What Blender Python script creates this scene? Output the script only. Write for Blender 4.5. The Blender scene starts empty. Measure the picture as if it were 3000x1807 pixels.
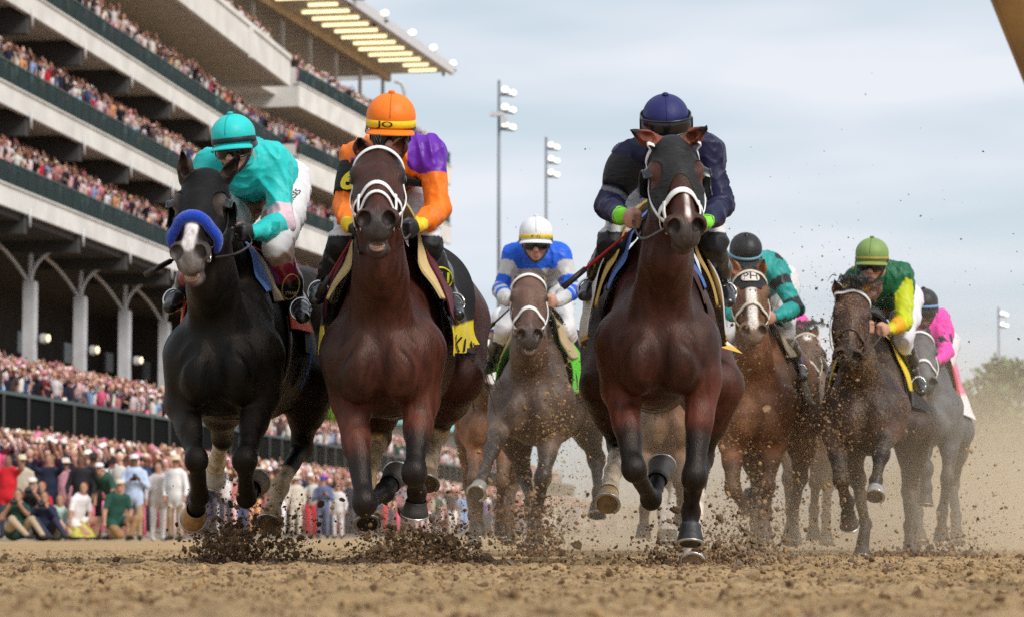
import bpy, bmesh, math, random
import numpy as np
from mathutils import Vector, Matrix
from mathutils.bvhtree import BVHTree

SC = bpy.context.scene
COL = SC.collection
rng = np.random.default_rng(7)
random.seed(7)

# ------------------------------------------------------------------ camera, sky, sun, exposure
FPX = 8700.0                       # focal length in photo pixels (photo is 3000 x 1807)
CAMZ = 0.15
PITCH = math.atan((1562 - 903.5) / FPX)
cam_d = bpy.data.cameras.new('camera')
cam_d.sensor_width = 36.0
cam_d.lens = 36.0 * FPX / 3000.0
cam_d.clip_start = 0.1
cam_d.clip_end = 5000.0
cam_d.dof.use_dof = True
cam_d.dof.focus_distance = 13.5
cam_d.dof.aperture_fstop = 6.0
cam = bpy.data.objects.new('camera', cam_d)
COL.objects.link(cam)
cam.location = (0, 0, CAMZ)
cam.rotation_euler = (math.pi / 2 + PITCH, 0, 0)
SC.camera = cam

SUN_EL, SUN_AZ = math.radians(42), math.radians(138)
world = bpy.data.worlds.new('World')
SC.world = world
world.use_nodes = True
wn, wl = world.node_tree.nodes, world.node_tree.links
wn.clear()
w_out = wn.new('ShaderNodeOutputWorld')
w_bg = wn.new('ShaderNodeBackground')
w_sky = wn.new('ShaderNodeTexSky')
w_sky.sky_type = 'NISHITA'
w_sky.sun_disc = False
w_sky.sun_elevation = SUN_EL
w_sky.sun_rotation = SUN_AZ
w_sky.altitude = 150
w_sky.dust_density = 2.0
w_tc = wn.new('ShaderNodeTexCoord')
w_map = wn.new('ShaderNodeMapping')
w_map.inputs['Scale'].default_value = (1.0, 1.0, 5.2)
w_map.inputs['Location'].default_value = (0.3, 0.1, 0.2)
w_noise = wn.new('ShaderNodeTexNoise')
w_noise.inputs['Scale'].default_value = 4.6
w_noise.inputs['Detail'].default_value = 3.0
w_noise.inputs['Roughness'].default_value = 0.52
w_ramp = wn.new('ShaderNodeValToRGB')
w_ramp.color_ramp.elements[0].position = 0.38
w_ramp.color_ramp.elements[0].color = (5.55, 6.45, 7.15, 1)
w_ramp.color_ramp.elements[1].position = 0.60
w_ramp.color_ramp.elements[1].color = (7.6, 7.8, 8.4, 1)
w_mix = wn.new('ShaderNodeMixRGB')
w_mix.inputs['Fac'].default_value = 0.9
wl.new(w_tc.outputs['Generated'], w_map.inputs['Vector'])
wl.new(w_map.outputs['Vector'], w_noise.inputs['Vector'])
wl.new(w_noise.outputs['Fac'], w_ramp.inputs['Fac'])
wl.new(w_sky.outputs['Color'], w_mix.inputs['Color1'])
wl.new(w_ramp.outputs['Color'], w_mix.inputs['Color2'])
wl.new(w_mix.outputs['Color'], w_bg.inputs['Color'])
wl.new(w_bg.outputs['Background'], w_out.inputs['Surface'])
w_bg.inputs['Strength'].default_value = 0.104

sun_d = bpy.data.lights.new('sun', 'SUN')
sun_d.energy = 2.8
sun_d.angle = math.radians(22)
sun_d.color = (1.0, 0.965, 0.92)
sun = bpy.data.objects.new('sun', sun_d)
COL.objects.link(sun)
sv = Vector((math.sin(SUN_AZ) * math.cos(SUN_EL), math.cos(SUN_AZ) * math.cos(SUN_EL), math.sin(SUN_EL)))
sun.rotation_euler = sv.to_track_quat('Z', 'Y').to_euler()

SC.render.engine = 'CYCLES'
SC.view_settings.view_transform = 'Standard'
SC.view_settings.look = 'None'
SC.view_settings.gamma = 1.0
SC.view_settings.exposure = 0.16
SC.cycles.use_denoising = False
SC.cycles.max_bounces = 6
SC.cycles.diffuse_bounces = 3
SC.cycles.glossy_bounces = 3
SC.cycles.transparent_max_bounces = 12
SC.cycles.volume_bounces = 2
SC.cycles.volume_step_rate = 3.0
SC.cycles.caustics_reflective = False
SC.cycles.caustics_refractive = False

# ------------------------------------------------------------------ small maths helpers
_cp, _sp = math.cos(PITCH), math.sin(PITCH)

def P(px, py, Y):
    """world point seen at photo pixel (px, py) at depth Y"""
    u, v = (px - 1500.0) / FPX, (903.5 - py) / FPX
    d = np.array([u, _cp - v * _sp, _sp + v * _cp])
    d = d / d[1] * Y
    return np.array([d[0], Y, CAMZ + d[2]])

def A(*v):
    return np.array(v, float)

def unit(v):
    v = np.asarray(v, float)
    return v / max(np.linalg.norm(v), 1e-9)

def lerp(a, b, t):
    return a + (b - a) * t

def sstep(e0, e1, x):
    t = np.clip((x - e0) / (e1 - e0), 0, 1)
    return t * t * (3 - 2 * t)

def waves(Pn, freq, seed, n=9):
    """cheap smooth pseudo-noise, about -1..1"""
    r = np.random.default_rng(seed)
    out = np.zeros(len(Pn))
    for i in range(n):
        k = r.normal(size=3)
        k = k / np.linalg.norm(k) * freq * r.uniform(.6, 1.6)
        out += np.sin(Pn @ k + r.uniform(0, 6.28))
    return out / math.sqrt(n)

# ------------------------------------------------------------------ object helpers
def tag(o, label=None, cat=None, group=None, kind=None):
    if label: o['label'] = label
    if cat: o['category'] = cat
    if group: o['group'] = group
    if kind: o['kind'] = kind
    return o

def empty(name, loc=(0, 0, 0), **k):
    o = bpy.data.objects.new(name, None)
    o.empty_display_size = 0.2
    COL.objects.link(o)
    o.location = Vector(loc)
    return tag(o, **k)

def mesh_data(name, V, faces, col=None, smooth=True, mats=(), fmat=None):
    """faces: list of int arrays (n,3)/(n,4)/.. ; col: per vertex rgb"""
    me = bpy.data.meshes.new(name)
    V = np.asarray(V, np.float32)
    faces = [np.asarray(f, np.int32) for f in faces if len(f)]
    me.vertices.add(len(V))
    me.vertices.foreach_set('co', V.ravel())
    nl = sum(f.size for f in faces)
    npoly = sum(len(f) for f in faces)
    me.loops.add(nl)
    me.polygons.add(npoly)
    if npoly:
        me.loops.foreach_set('vertex_index', np.concatenate([f.ravel() for f in faces]))
        tot = np.concatenate([np.full(len(f), f.shape[1], np.int32) for f in faces])
        st = np.concatenate([[0], np.cumsum(tot)[:-1]]).astype(np.int32)
        me.polygons.foreach_set('loop_start', st)
        me.polygons.foreach_set('use_smooth', np.full(npoly, bool(smooth)))
    for m in mats: me.materials.append(m)
    if fmat is not None:
        me.polygons.foreach_set('material_index', np.asarray(fmat, np.int32))
    me.update(calc_edges=True)
    me.validate()
    if col is not None:
        a = me.color_attributes.new('Col', 'FLOAT_COLOR', 'POINT')
        c = np.ones((len(V), 4), np.float32)
        c[:, :3] = col
        a.data.foreach_set('color', c.ravel())
    return me

def link(name, me, parent=None, loc=None):
    o = bpy.data.objects.new(name, me)
    COL.objects.link(o)
    if parent is not None: o.parent = parent
    if loc is not None: o.location = Vector(loc)
    return o

def org_of(o):
    while o.parent is not None: o = o.parent
    return np.array(o.location)

class MB:
    """collects shapes in world space, builds ONE mesh object"""
    def __init__(s):
        s.V, s.F, s.C, s.n, s.M = [], [], [], 0, []
    def add(s, V, faces, col=(1, 1, 1), m=0):
        V = np.asarray(V, float)
        s.V.append(V)
        c = np.asarray(col, float)
        s.C.append(np.tile(c, (len(V), 1)) if c.ndim == 1 else c)
        for f in faces:
            f = np.asarray(f, int)
            if len(f):
                s.F.append(f + s.n); s.M.append(np.full(len(f), m))
        s.n += len(V)
        return s
    def box(s, c, d, ax=None, col=(1, 1, 1), m=0, bev=0.0):
        c, d = np.asarray(c, float), np.asarray(d, float) / 2
        R = np.eye(3) if ax is None else np.asarray(ax, float)   # rows = axes
        if bev <= 0:
            q = np.array([[x, y, z] for x in (-1, 1) for y in (-1, 1) for z in (-1, 1)], float) * d
            f = [[0, 1, 3, 2], [4, 6, 7, 5], [0, 4, 5, 1], [2, 3, 7, 6], [0, 2, 6, 4], [1, 5, 7, 3]]
            return s.add(q @ R + c, [f], col, m)
        bm = bmesh.new()
        bmesh.ops.create_cube(bm, size=2.0)
        for v in bm.verts: v.co = Vector((v.co.x * d[0], v.co.y * d[1], v.co.z * d[2]))
        bmesh.ops.bevel(bm, geom=list(bm.edges), offset=bev, segments=2, affect='EDGES')
        V = np.array([v.co[:] for v in bm.verts]); t3, t4 = [], []
        bmesh.ops.triangulate(bm, faces=[f for f in bm.faces if len(f.verts) > 4])
        bm.verts.index_update()
        for f in bm.faces:
            (t4 if len(f.verts) == 4 else t3).append([v.index for v in f.verts])
        bm.free()
        return s.add(V @ R + c, [np.array(t3).reshape(-1, 3), np.array(t4).reshape(-1, 4)], col, m)
    def tube(s, pts, rad, seg=8, col=(1, 1, 1), m=0, flat=1.0, side=None, cap=True):
        pts = np.asarray(pts, float)
        n = len(pts)
        rad = np.full(n, rad, float) if np.isscalar(rad) else np.asarray(rad, float)
        T = np.gradient(pts, axis=0)
        T /= np.maximum(np.linalg.norm(T, axis=1, keepdims=True), 1e-9)
        ref = A(0, 0, 1) if side is None else np.asarray(side, float)
        if side is None and abs(T[0] @ ref) > .9: ref = A(1, 0, 0)
        V = []
        for i in range(n):
            a = ref - T[i] * (ref @ T[i]); a = unit(a)
            b = np.cross(T[i], a); ref = a
            th = np.arange(seg) / seg * 2 * math.pi
            V.append(pts[i] + rad[i] * (np.cos(th)[:, None] * a * flat + np.sin(th)[:, None] * b))
        V = np.concatenate(V)
        i, j = np.meshgrid(np.arange(n - 1), np.arange(seg), indexing='ij')
        i, j = i.ravel(), j.ravel()
        q = np.stack([i * seg + j, i * seg + (j + 1) % seg, (i + 1) * seg + (j + 1) % seg, (i + 1) * seg + j], 1)
        fs = [q]
        if cap:
            V = np.vstack([V, pts[:1], pts[-1:]])
            k = np.arange(seg)
            fs.append(np.stack([np.full(seg, n * seg), (k + 1) % seg, k], 1))
            o = (n - 1) * seg
            fs.append(np.stack([np.full(seg, n * seg + 1), o + k, o + (k + 1) % seg], 1))
        return s.add(V, fs, col, m)
    def ell(s, c, r, R=None, seg=16, rings=10, col=(1, 1, 1), m=0):
        th = np.linspace(0, math.pi, rings + 1)
        ph = np.arange(seg) / seg * 2 * math.pi
        V = np.array([[math.sin(t) * math.cos(p), math.sin(t) * math.sin(p), math.cos(t)] for t in th[1:-1] for p in ph])
        V = np.vstack([V, [0, 0, 1], [0, 0, -1]]) * np.asarray(r, float)
        if R is not None: V = V @ np.asarray(R, float)
        i, j = np.meshgrid(np.arange(rings - 2), np.arange(seg), indexing='ij'); i, j = i.ravel(), j.ravel()
        q = np.stack([i * seg + j, (i + 1) * seg + j, (i + 1) * seg + (j + 1) % seg, i * seg + (j + 1) % seg], 1)
        k = np.arange(seg); N = seg * (rings - 1)
        t1 = np.stack([np.full(seg, N), k, (k + 1) % seg], 1)
        o = (rings - 2) * seg
        t2 = np.stack([np.full(seg, N + 1), o + (k + 1) % seg, o + k], 1)
        return s.add(V + np.asarray(c, float), [q, t1, t2], col, m)
    def grid(s, V, col=(1, 1, 1), m=0, closed=False):
        """V (n,m,3) sheet"""
        n, k = V.shape[:2]
        i, j = np.meshgrid(np.arange(n - 1), np.arange(k if closed else k - 1), indexing='ij'); i, j = i.ravel(), j.ravel()
        q = np.stack([i * k + j, i * k + (j + 1) % k, (i + 1) * k + (j + 1) % k, (i + 1) * k + j], 1)
        c = np.asarray(col, float)
        return s.add(V.reshape(-1, 3), [q], c.reshape(-1, 3) if c.ndim == 3 else c, m)
    def sheet(s, V, N, th, col=(1, 1, 1), m=0):
        """closed slab: V (n,k,3) outer surface, N same-shape unit normals, thickness th"""
        n, k = V.shape[:2]
        W = V - N * th
        s.grid(V, col, m); s.grid(W[::-1], col, m)
        ring = [(0, j) for j in range(k)] + [(i, k - 1) for i in range(1, n)] + [(n - 1, j) for j in range(k - 2, -1, -1)] + [(i, 0) for i in range(n - 2, 0, -1)]
        a = np.array([V[i, j] for i, j in ring]); b = np.array([W[i, j] for i, j in ring])
        ca = np.asarray(col, float)
        s.grid(np.stack([a, b], 0), ca if ca.ndim == 1 else np.stack([np.array([ca[i, j] for i, j in ring])] * 2), m, closed=True)
        return s
    def build(s, name, mats, parent=None, smooth=True, org=None, solid=0):
        V = np.concatenate(s.V)
        if org is None and parent is not None:
            org = org_of(parent)
        if org is not None: V = V - np.asarray(org)
        mats = mats if isinstance(mats, (list, tuple)) else [mats]
        by = {}
        for f, mm in zip(s.F, s.M): by.setdefault(f.shape[1], []).append((f, mm))
        F = [np.concatenate([x[0] for x in v]) for v in by.values()]
        M = np.concatenate([np.concatenate([x[1] for x in v]) for v in by.values()])
        me = mesh_data(name, V, F, np.concatenate(s.C), smooth, mats, M)
        o = link(name, me, parent)
        if parent is None and org is not None: o.location = Vector(org)
        if solid:
            md = o.modifiers.new('solid', 'SOLIDIFY'); md.thickness = solid; md.offset = -1
        return o

# ------------------------------------------------------------------ signed-distance sculpting
class Sculpt:
    def __init__(s, vox):
        s.h = vox; s.p = []
    def cone(s, a, b, ra, rb, k=.03, side=None, sq=1.0, cut=False):
        s.p.append(('c', np.asarray(a, float), np.asarray(b, float), ra, rb, k, None if side is None else unit(side), sq, cut)); return s
    def ell(s, c, r, R=None, k=.03, cut=False):
        s.p.append(('e', np.asarray(c, float), np.asarray(r, float), np.eye(3) if R is None else np.asarray(R, float), None, k, None, 1, cut)); return s
    @staticmethod
    def dist(p, X):
        if p[0] == 'c':
            _, a, b, ra, rb, k, side, sq, cut = p
            ab = b - a
            t = np.clip(((X - a) @ ab) / max(ab @ ab, 1e-12), 0, 1)
            q = X - a - t[..., None] * ab
            if side is not None:
                q = q + ((q @ side) * (1 / sq - 1))[..., None] * side
            return (np.sqrt((q * q).sum(-1)) - (ra + (rb - ra) * t)) * min(1.0, max(sq, .6))
        _, c, r, R, _, k, _, _, cut = p
        q = (X - c) @ R.T
        k0 = np.sqrt(((q / r) ** 2).sum(-1)); k1 = np.sqrt(((q / (r * r)) ** 2).sum(-1))
        return k0 * (k0 - 1) / np.maximum(k1, 1e-9)
    @staticmethod
    def ext(p):
        if p[0] == 'c':
            m = max(p[3], p[4]) * max(1.0, p[7])
            return np.minimum(p[1], p[2]) - m, np.maximum(p[1], p[2]) + m
        e = np.sqrt(((p[3] * p[2][:, None]) ** 2).sum(0))
        return p[1] - e, p[1] + e
    def run(s):
        h = s.h
        L = np.min([s.ext(p)[0] for p in s.p if not p[8]], 0) - 5 * h
        U = np.max([s.ext(p)[1] for p in s.p if not p[8]], 0) + 5 * h
        n = np.ceil((U - L) / h).astype(int) + 1
        g = np.full(n, .25, np.float32)
        for p in s.p:
            lo, hi = s.ext(p); m = p[5] + 5 * h
            i0 = np.clip(np.floor((lo - m - L) / h).astype(int), 0, n); i1 = np.clip(np.ceil((hi + m - L) / h).astype(int) + 1, 0, n)
            if np.any(i1 - i0 < 1): continue
            ax = [L[d] + h * np.arange(i0[d], i1[d]) for d in range(3)]
            X = np.stack(np.meshgrid(*ax, indexing='ij'), -1)
            d = s.dist(p, X)
            sl = tuple(slice(i0[q], i1[q]) for q in range(3))
            o, k = g[sl], p[5]
            if p[8]:
                d = -d
                hh = np.maximum(k - np.abs(o - d), 0) / k
                g[sl] = np.maximum(o, d) + hh * hh * k * .25
            else:
                hh = np.maximum(k - np.abs(o - d), 0) / k
                g[sl] = np.minimum(o, d) - hh * hh * k * .25
        s.g, s.L, s.n = g, L, n
        s.V, s.Q = surface_nets(g, L, h)
        for _ in range(2):
            d, N = s.sample(s.V)
            s.V = s.V - N * np.clip(d, -h, h)[:, None]
        s.N = s.sample(s.V)[1]
        return s
    def value(s, X):
        q = (np.asarray(X, float) - s.L) / s.h
        q = np.clip(q, 0, np.array(s.n) - 1.001)
        i = q.astype(int); f = q - i
        out = 0
        for a in (0, 1):
            for b in (0, 1):
                for c in (0, 1):
                    w = (f[:, 0] if a else 1 - f[:, 0]) * (f[:, 1] if b else 1 - f[:, 1]) * (f[:, 2] if c else 1 - f[:, 2])
                    out = out + w * s.g[i[:, 0] + a, i[:, 1] + b, i[:, 2] + c]
        return out
    def sample(s, X):
        X = np.atleast_2d(X); e = s.h * .75
        N = np.stack([s.value(X + A(*[e if i == j else 0 for i in range(3)])) - s.value(X - A(*[e if i == j else 0 for i in range(3)])) for j in range(3)], 1)
        N /= np.maximum(np.linalg.norm(N, axis=1, keepdims=True), 1e-9)
        return s.value(X), N
    def trace(s, O, Dr, maxd=.8, off=0.0, back=True):
        """march rays from O along Dr onto the surface (+off)"""
        O = np.atleast_2d(O); Dr = np.atleast_2d(Dr)
        t = np.zeros(len(O))
        for _ in range(70):
            d = s.value(O + Dr * t[:, None]) - off
            t = np.minimum(t + np.clip(d * .7, -.03 if back else 0, .04), maxd)
        return O + Dr * t[:, None]

def surface_nets(g, org, h):
    s = g < 0
    cnt = sum(s[a:g.shape[0] - 1 + a, b:g.shape[1] - 1 + b, c:g.shape[2] - 1 + c].astype(np.int8) for a in (0, 1) for b in (0, 1) for c in (0, 1))
    act = (cnt > 0) & (cnt < 8)
    idx = np.full(act.shape, -1, np.int32)
    ii = np.argwhere(act); idx[act] = np.arange(len(ii))
    acc = np.zeros((len(ii), 3)); w = np.zeros(len(ii))
    cor = [np.array([a, b, c]) for a in (0, 1) for b in (0, 1) for c in (0, 1)]
    for a in range(8):
        for b in range(a + 1, 8):
            if np.abs(cor[a] - cor[b]).sum() != 1: continue
            p, q = ii + cor[a], ii + cor[b]
            v1 = g[p[:, 0], p[:, 1], p[:, 2]]; v2 = g[q[:, 0], q[:, 1], q[:, 2]]
            m = (v1 < 0) != (v2 < 0)
            t = v1[m] / (v1[m] - v2[m])
            acc[m] += cor[a] + t[:, None] * (cor[b] - cor[a]); w[m] += 1
    V = (ii + acc / w[:, None]) * h + org
    Q = []
    for ax in range(3):
        o1, o2 = [(1, 2), (2, 0), (0, 1)][ax]
        sa = [slice(1, -1)] * 3; sb = [slice(1, -1)] * 3
        sa[ax] = slice(0, -1); sb[ax] = slice(1, None)
        A0, B0 = s[tuple(sa)], s[tuple(sb)]
        e = np.argwhere(A0 != B0)
        if not len(e): continue
        fl = A0[e[:, 0], e[:, 1], e[:, 2]]
        b = e.copy(); b[:, o1] += 1; b[:, o2] += 1
        def cell(d1, d2):
            c = b.copy(); c[:, o1] += d1; c[:, o2] += d2
            return idx[c[:, 0], c[:, 1], c[:, 2]]
        q = np.stack([cell(-1, -1), cell(0, -1), cell(0, 0), cell(-1, 0)], 1)
        q[~fl] = q[~fl][:, ::-1]
        Q.append(q)
    Q = np.concatenate(Q)
    return V, Q[(Q >= 0).all(1)]

def paint(V, base, ops):
    """ops: (prim, colour, softness)"""
    base = np.asarray(base, float)
    C = base.copy() if base.ndim == 2 else np.tile(base, (len(V), 1))
    for p, c, soft in ops:
        w = 1 - sstep(-soft, soft, Sculpt.dist(p, V))
        C = C + (np.asarray(c, float) - C) * w[:, None]
    return C

def pc(a, b, ra, rb): return ('c', np.asarray(a, float), np.asarray(b, float), ra, rb, .01, None, 1, False)
def pe(c, r, R=None): return ('e', np.asarray(c, float), np.asarray(r, float), np.eye(3) if R is None else np.asarray(R, float), None, .01, None, 1, False)

def clip_shell(V, N, Q, f, off):
    """part of a quad surface where f>0, moved out by off along N; clean cut edge"""
    keep = (f[Q] > -1e9).all(1) & (f[Q] > 0).any(1)
    T = Q[keep]; T = np.concatenate([T[:, [0, 1, 2]], T[:, [0, 2, 3]]])
    VV = list(V + N * off); out = []
    cache = {}
    def cut(a, b):
        key = (min(a, b), max(a, b))
        if key not in cache:
            t = f[a] / (f[a] - f[b]); cache[key] = len(VV)
            VV.append(VV[a] + (VV[b] - VV[a]) * t)
        return cache[key]
    pos = f[T] > 0
    full = T[pos.all(1)]
    for t, pp in zip(T[~pos.all(1)], pos[~pos.all(1)]):
        poly = []
        for i in range(3):
            a, b = t[i], t[(i + 1) % 3]
            if pp[i]: poly.append(a)
            if pp[i] != pp[(i + 1) % 3]: poly.append(cut(a, b))
        for i in range(1, len(poly) - 1): out.append([poly[0], poly[i], poly[i + 1]])
    F = np.concatenate([full, np.array(out, int).reshape(-1, 3)])
    used = np.unique(F); mp = np.full(len(VV), -1); mp[used] = np.arange(len(used))
    return np.array(VV)[used], mp[F]

# ------------------------------------------------------------------ materials
def new_mat(name):
    m = bpy.data.materials.new(name); m.use_nodes = True
    nt = m.node_tree; nt.nodes.clear()
    o = nt.nodes.new('ShaderNodeOutputMaterial'); b = nt.nodes.new('ShaderNodeBsdfPrincipled')
    nt.links.new(b.outputs['BSDF'], o.inputs['Surface'])
    return m, nt, b, o

def mat(name, col=None, rough=.6, metal=0.0, var=.15, vscale=30., bump=0.0, bscale=200., emit=None, estr=0, spec=.5, sheen=0, coat=0,
        speck=None, spk=.62, spks=160., stretch=None, rvar=.1, tint=None):
    """col None -> vertex colour attribute 'Col'"""
    m, nt, b, o = new_mat(name)
    N, Lk = nt.nodes, nt.links
    tc = N.new('ShaderNodeTexCoord')
    if col is None:
        at = N.new('ShaderNodeAttribute'); at.attribute_name = 'Col'; src = at.outputs['Color']
    else:
        rgb = N.new('ShaderNodeRGB'); rgb.outputs[0].default_value = (*col, 1); src = rgb.outputs[0]
    vec = tc.outputs['Object']
    if stretch:
        mp = N.new('ShaderNodeMapping'); mp.inputs['Scale'].default_value = stretch
        Lk.new(vec, mp.inputs['Vector']); vec = mp.outputs['Vector']
    if var:
        nz = N.new('ShaderNodeTexNoise'); nz.inputs['Scale'].default_value = vscale; nz.inputs['Detail'].default_value = 5
        Lk.new(vec, nz.inputs['Vector'])
        mr = N.new('ShaderNodeMapRange'); mr.inputs['From Min'].default_value = .3; mr.inputs['From Max'].default_value = .7
        mr.inputs['To Min'].default_value = 1 - var; mr.inputs['To Max'].default_value = 1 + var
        Lk.new(nz.outputs['Fac'], mr.inputs['Value'])
        mx = N.new('ShaderNodeVectorMath'); mx.operation = 'SCALE'
        Lk.new(src, mx.inputs[0]); Lk.new(mr.outputs['Result'], mx.inputs['Scale']); src = mx.outputs['Vector']
        rr = N.new('ShaderNodeMapRange'); rr.inputs['From Min'].default_value = .3; rr.inputs['From Max'].default_value = .7
        rr.inputs['To Min'].default_value = max(.03, rough - rvar); rr.inputs['To Max'].default_value = min(1, rough + rvar)
        Lk.new(nz.outputs['Fac'], rr.inputs['Value']); Lk.new(rr.outputs['Result'], b.inputs['Roughness'])
    else:
        b.inputs['Roughness'].default_value = rough
    if speck:
        n2 = N.new('ShaderNodeTexNoise'); n2.inputs['Scale'].default_value = spks; n2.inputs['Detail'].default_value = 3
        n3 = N.new('ShaderNodeTexNoise'); n3.inputs['Scale'].default_value = 4.0; n3.inputs['Detail'].default_value = 3
        Lk.new(tc.outputs['Object'], n2.inputs['Vector']); Lk.new(tc.outputs['Object'], n3.inputs['Vector'])
        ad = N.new('ShaderNodeMath'); ad.operation = 'MULTIPLY_ADD'; ad.inputs[1].default_value = .35
        Lk.new(n3.outputs['Fac'], ad.inputs[0]); Lk.new(n2.outputs['Fac'], ad.inputs[2])
        rp = N.new('ShaderNodeMapRange'); rp.inputs['From Min'].default_value = spk + .17; rp.inputs['From Max'].default_value = spk + .21
        Lk.new(ad.outputs[0], rp.inputs['Value'])
        mi = N.new('ShaderNodeMixRGB'); mi.inputs['Color2'].default_value = (*speck, 1)
        Lk.new(rp.outputs['Result'], mi.inputs['Fac']); Lk.new(src, mi.inputs['Color1']); src = mi.outputs['Color']
    Lk.new(src, b.inputs['Base Color'])
    b.inputs['Metallic'].default_value = metal
    b.inputs['Specular IOR Level'].default_value = spec
    if tint: b.inputs['Specular Tint'].default_value = (*tint, 1)
    if sheen:
        b.inputs['Sheen Weight'].default_value = sheen; b.inputs['Sheen Roughness'].default_value = .4
    if coat:
        b.inputs['Coat Weight'].default_value = coat; b.inputs['Coat Roughness'].default_value = .25
    if emit is not None:
        b.inputs['Emission Color'].default_value = (*emit, 1); b.inputs['Emission Strength'].default_value = estr
    if bump:
        bn = N.new('ShaderNodeTexNoise'); bn.inputs['Scale'].default_value = bscale; bn.inputs['Detail'].default_value = 4
        Lk.new(vec, bn.inputs['Vector'])
        bp = N.new('ShaderNodeBump'); bp.inputs['Strength'].default_value = bump; bp.inputs['Distance'].default_value = .01
        Lk.new(bn.outputs['Fac'], bp.inputs['Height']); Lk.new(bp.outputs['Normal'], b.inputs['Normal'])
    return m

def srgb(r, g, b):
    f = lambda c: (c / 255 / 12.92) if c / 255 <= .04045 else ((c / 255 + .055) / 1.055) ** 2.4
    return (f(r), f(g), f(b))

def text_mesh(txt, size=1.0, bold=0.0):
    cu = bpy.data.curves.new('lettering', 'FONT'); cu.body = txt; cu.size = size; cu.align_x = 'CENTER'; cu.align_y = 'CENTER'
    cu.offset = bold; cu.resolution_u = 3
    o = bpy.data.objects.new('lettering', cu); COL.objects.link(o)
    dg = bpy.context.evaluated_depsgraph_get(); dg.update()
    me = bpy.data.meshes.new_from_object(o.evaluated_get(dg))
    bpy.data.objects.remove(o); bpy.data.curves.remove(cu)
    bm = bmesh.new(); bm.from_mesh(me); bpy.data.meshes.remove(me)
    bmesh.ops.triangulate(bm, faces=bm.faces)
    for _ in range(2):
        lg = [e for e in bm.edges if e.calc_length() > size * .12]
        if lg: bmesh.ops.subdivide_edges(bm, edges=lg, cuts=1); bmesh.ops.triangulate(bm, faces=bm.faces)
    bm.verts.index_update()
    V = np.array([v.co[:] for v in bm.verts]); F = np.array([[v.index for v in f.verts] for f in bm.faces])
    bm.free()
    return V, F

TXT = {t: text_mesh(t, 1.0, b) for t, b in (('JO', .01), ('F G', .0), ('PH', .01), ('6', .035), ('811', .03), ('KI', .0), ('ARNS', .0), ('RN', .0), ('RO', .0), ('R', .0), ('OAKHORSES', .015), ('DIS', .02), ('STEAK', .02), ('D', .02))}

def decal(name, txt, m, parent, c, ex, ey, size, surf, lift=.003, width=None, col=(1, 1, 1)):
    """lettering laid on a surface: surf(points, inward dir) -> surface points"""
    V, F = TXT[txt]
    ex, ey = unit(ex), unit(ey); n = unit(np.cross(ex, ey))
    sx = size if width is None else width / max(np.ptp(V[:, 0]), 1e-6)
    W = np.asarray(c) + (V[:, :1] * sx) * ex + (V[:, 1:2] * size) * ey
    if surf is not None: W = surf(W + n * .12, -n) + n * lift
    b = MB(); b.add(W, [F], col)
    return b.build(name, m, parent, smooth=False)
# ------------------------------------------------------------------ materials for horses, tack and riders
M_coat = mat('horse_coat', None, rough=.46, var=.5, vscale=18, bump=.42, bscale=95, spec=.34, stretch=(1.7, 1.7, .45), rvar=.07, tint=(1, .82, .70))
M_coat_black = mat('black_horse_coat', None, rough=.48, var=.5, vscale=18, bump=.42, bscale=95, spec=.20, stretch=(1.7, 1.7, .45), rvar=.07, tint=(1, .80, .68))
M_coat_dusty = mat('dusty_horse_coat', None, rough=.5, var=.3, vscale=16, bump=.25, bscale=90, spec=.3, speck=(.20, .125, .065), spk=.60, spks=150)
M_coat_splat = mat('dirt_spattered_coat', None, rough=.55, var=.3, vscale=16, bump=.3, bscale=90, spec=.3, speck=(.24, .145, .07), spk=.575, spks=150)
M_hoof = mat('hoof_horn', None, rough=.55, var=.3, vscale=25, bump=.3, bscale=60)
M_shoe = mat('horseshoe_metal', (.55, .54, .52), rough=.35, metal=.9, var=.1)
M_eye = mat('eye_gloss', (.012, .008, .006), rough=.05, var=0, spec=.8)
M_hair = mat('horse_hair', (.010, .008, .007), rough=.4, var=.2)
M_hoodblack = mat('black_hood_cloth', (.008, .0075, .0075), rough=.62, var=.15, vscale=30, bump=.6, bscale=30, spec=.14, stretch=(1, 1, 2.5))
M_lyc = mat('black_stretch_cloth', (.017, .0165, .0165), rough=.55, var=.2, vscale=30, bump=1.0, bscale=20, spec=.22, stretch=(1, 1, 2.5))
M_leather = mat('dark_leather', (.020, .014, .011), rough=.38, var=.2, bump=.2)
M_brownlea = mat('brown_leather', (.06, .03, .018), rough=.42, var=.2, bump=.2)
M_whitestrap = mat('white_bridle_strap', (.78, .77, .75), rough=.5, var=.05)
M_creamstrap = mat('cream_bridle_strap', (.62, .55, .43), rough=.55, var=.15)
M_metal = mat('bit_metal', (.6, .58, .55), rough=.25, metal=1.0, var=.05)
M_fleece = mat('blue_fleece', (.012, .06, .50), rough=.95, var=.25, vscale=90, bump=.9, bscale=220, spec=.1, sheen=.5)
M_cloth = mat('cloth', None, rough=.75, var=.06, vscale=20, bump=.15, bscale=260, spec=.25, sheen=.15)
M_silk = mat('racing_silk', None, rough=.48, var=.07, vscale=9, bump=.55, bscale=22, spec=.28, sheen=.04)
M_breech = mat('breeches_cloth', None, rough=.6, var=.05, vscale=12, bump=.3, bscale=22, spec=.35)
M_boot = mat('patent_boot_leather', None, rough=.22, var=.1, bump=.1, bscale=30, spec=.6)
M_skin = mat('skin', None, rough=.5, var=.1, vscale=50, bump=.1, bscale=120)
M_capcloth = mat('cap_cover_silk', None, rough=.52, var=.07, vscale=10, bump=.35, bscale=26, spec=.3)
M_visor = mat('goggle_lens', (.008, .008, .009), rough=.16, var=0, spec=.5)
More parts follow.
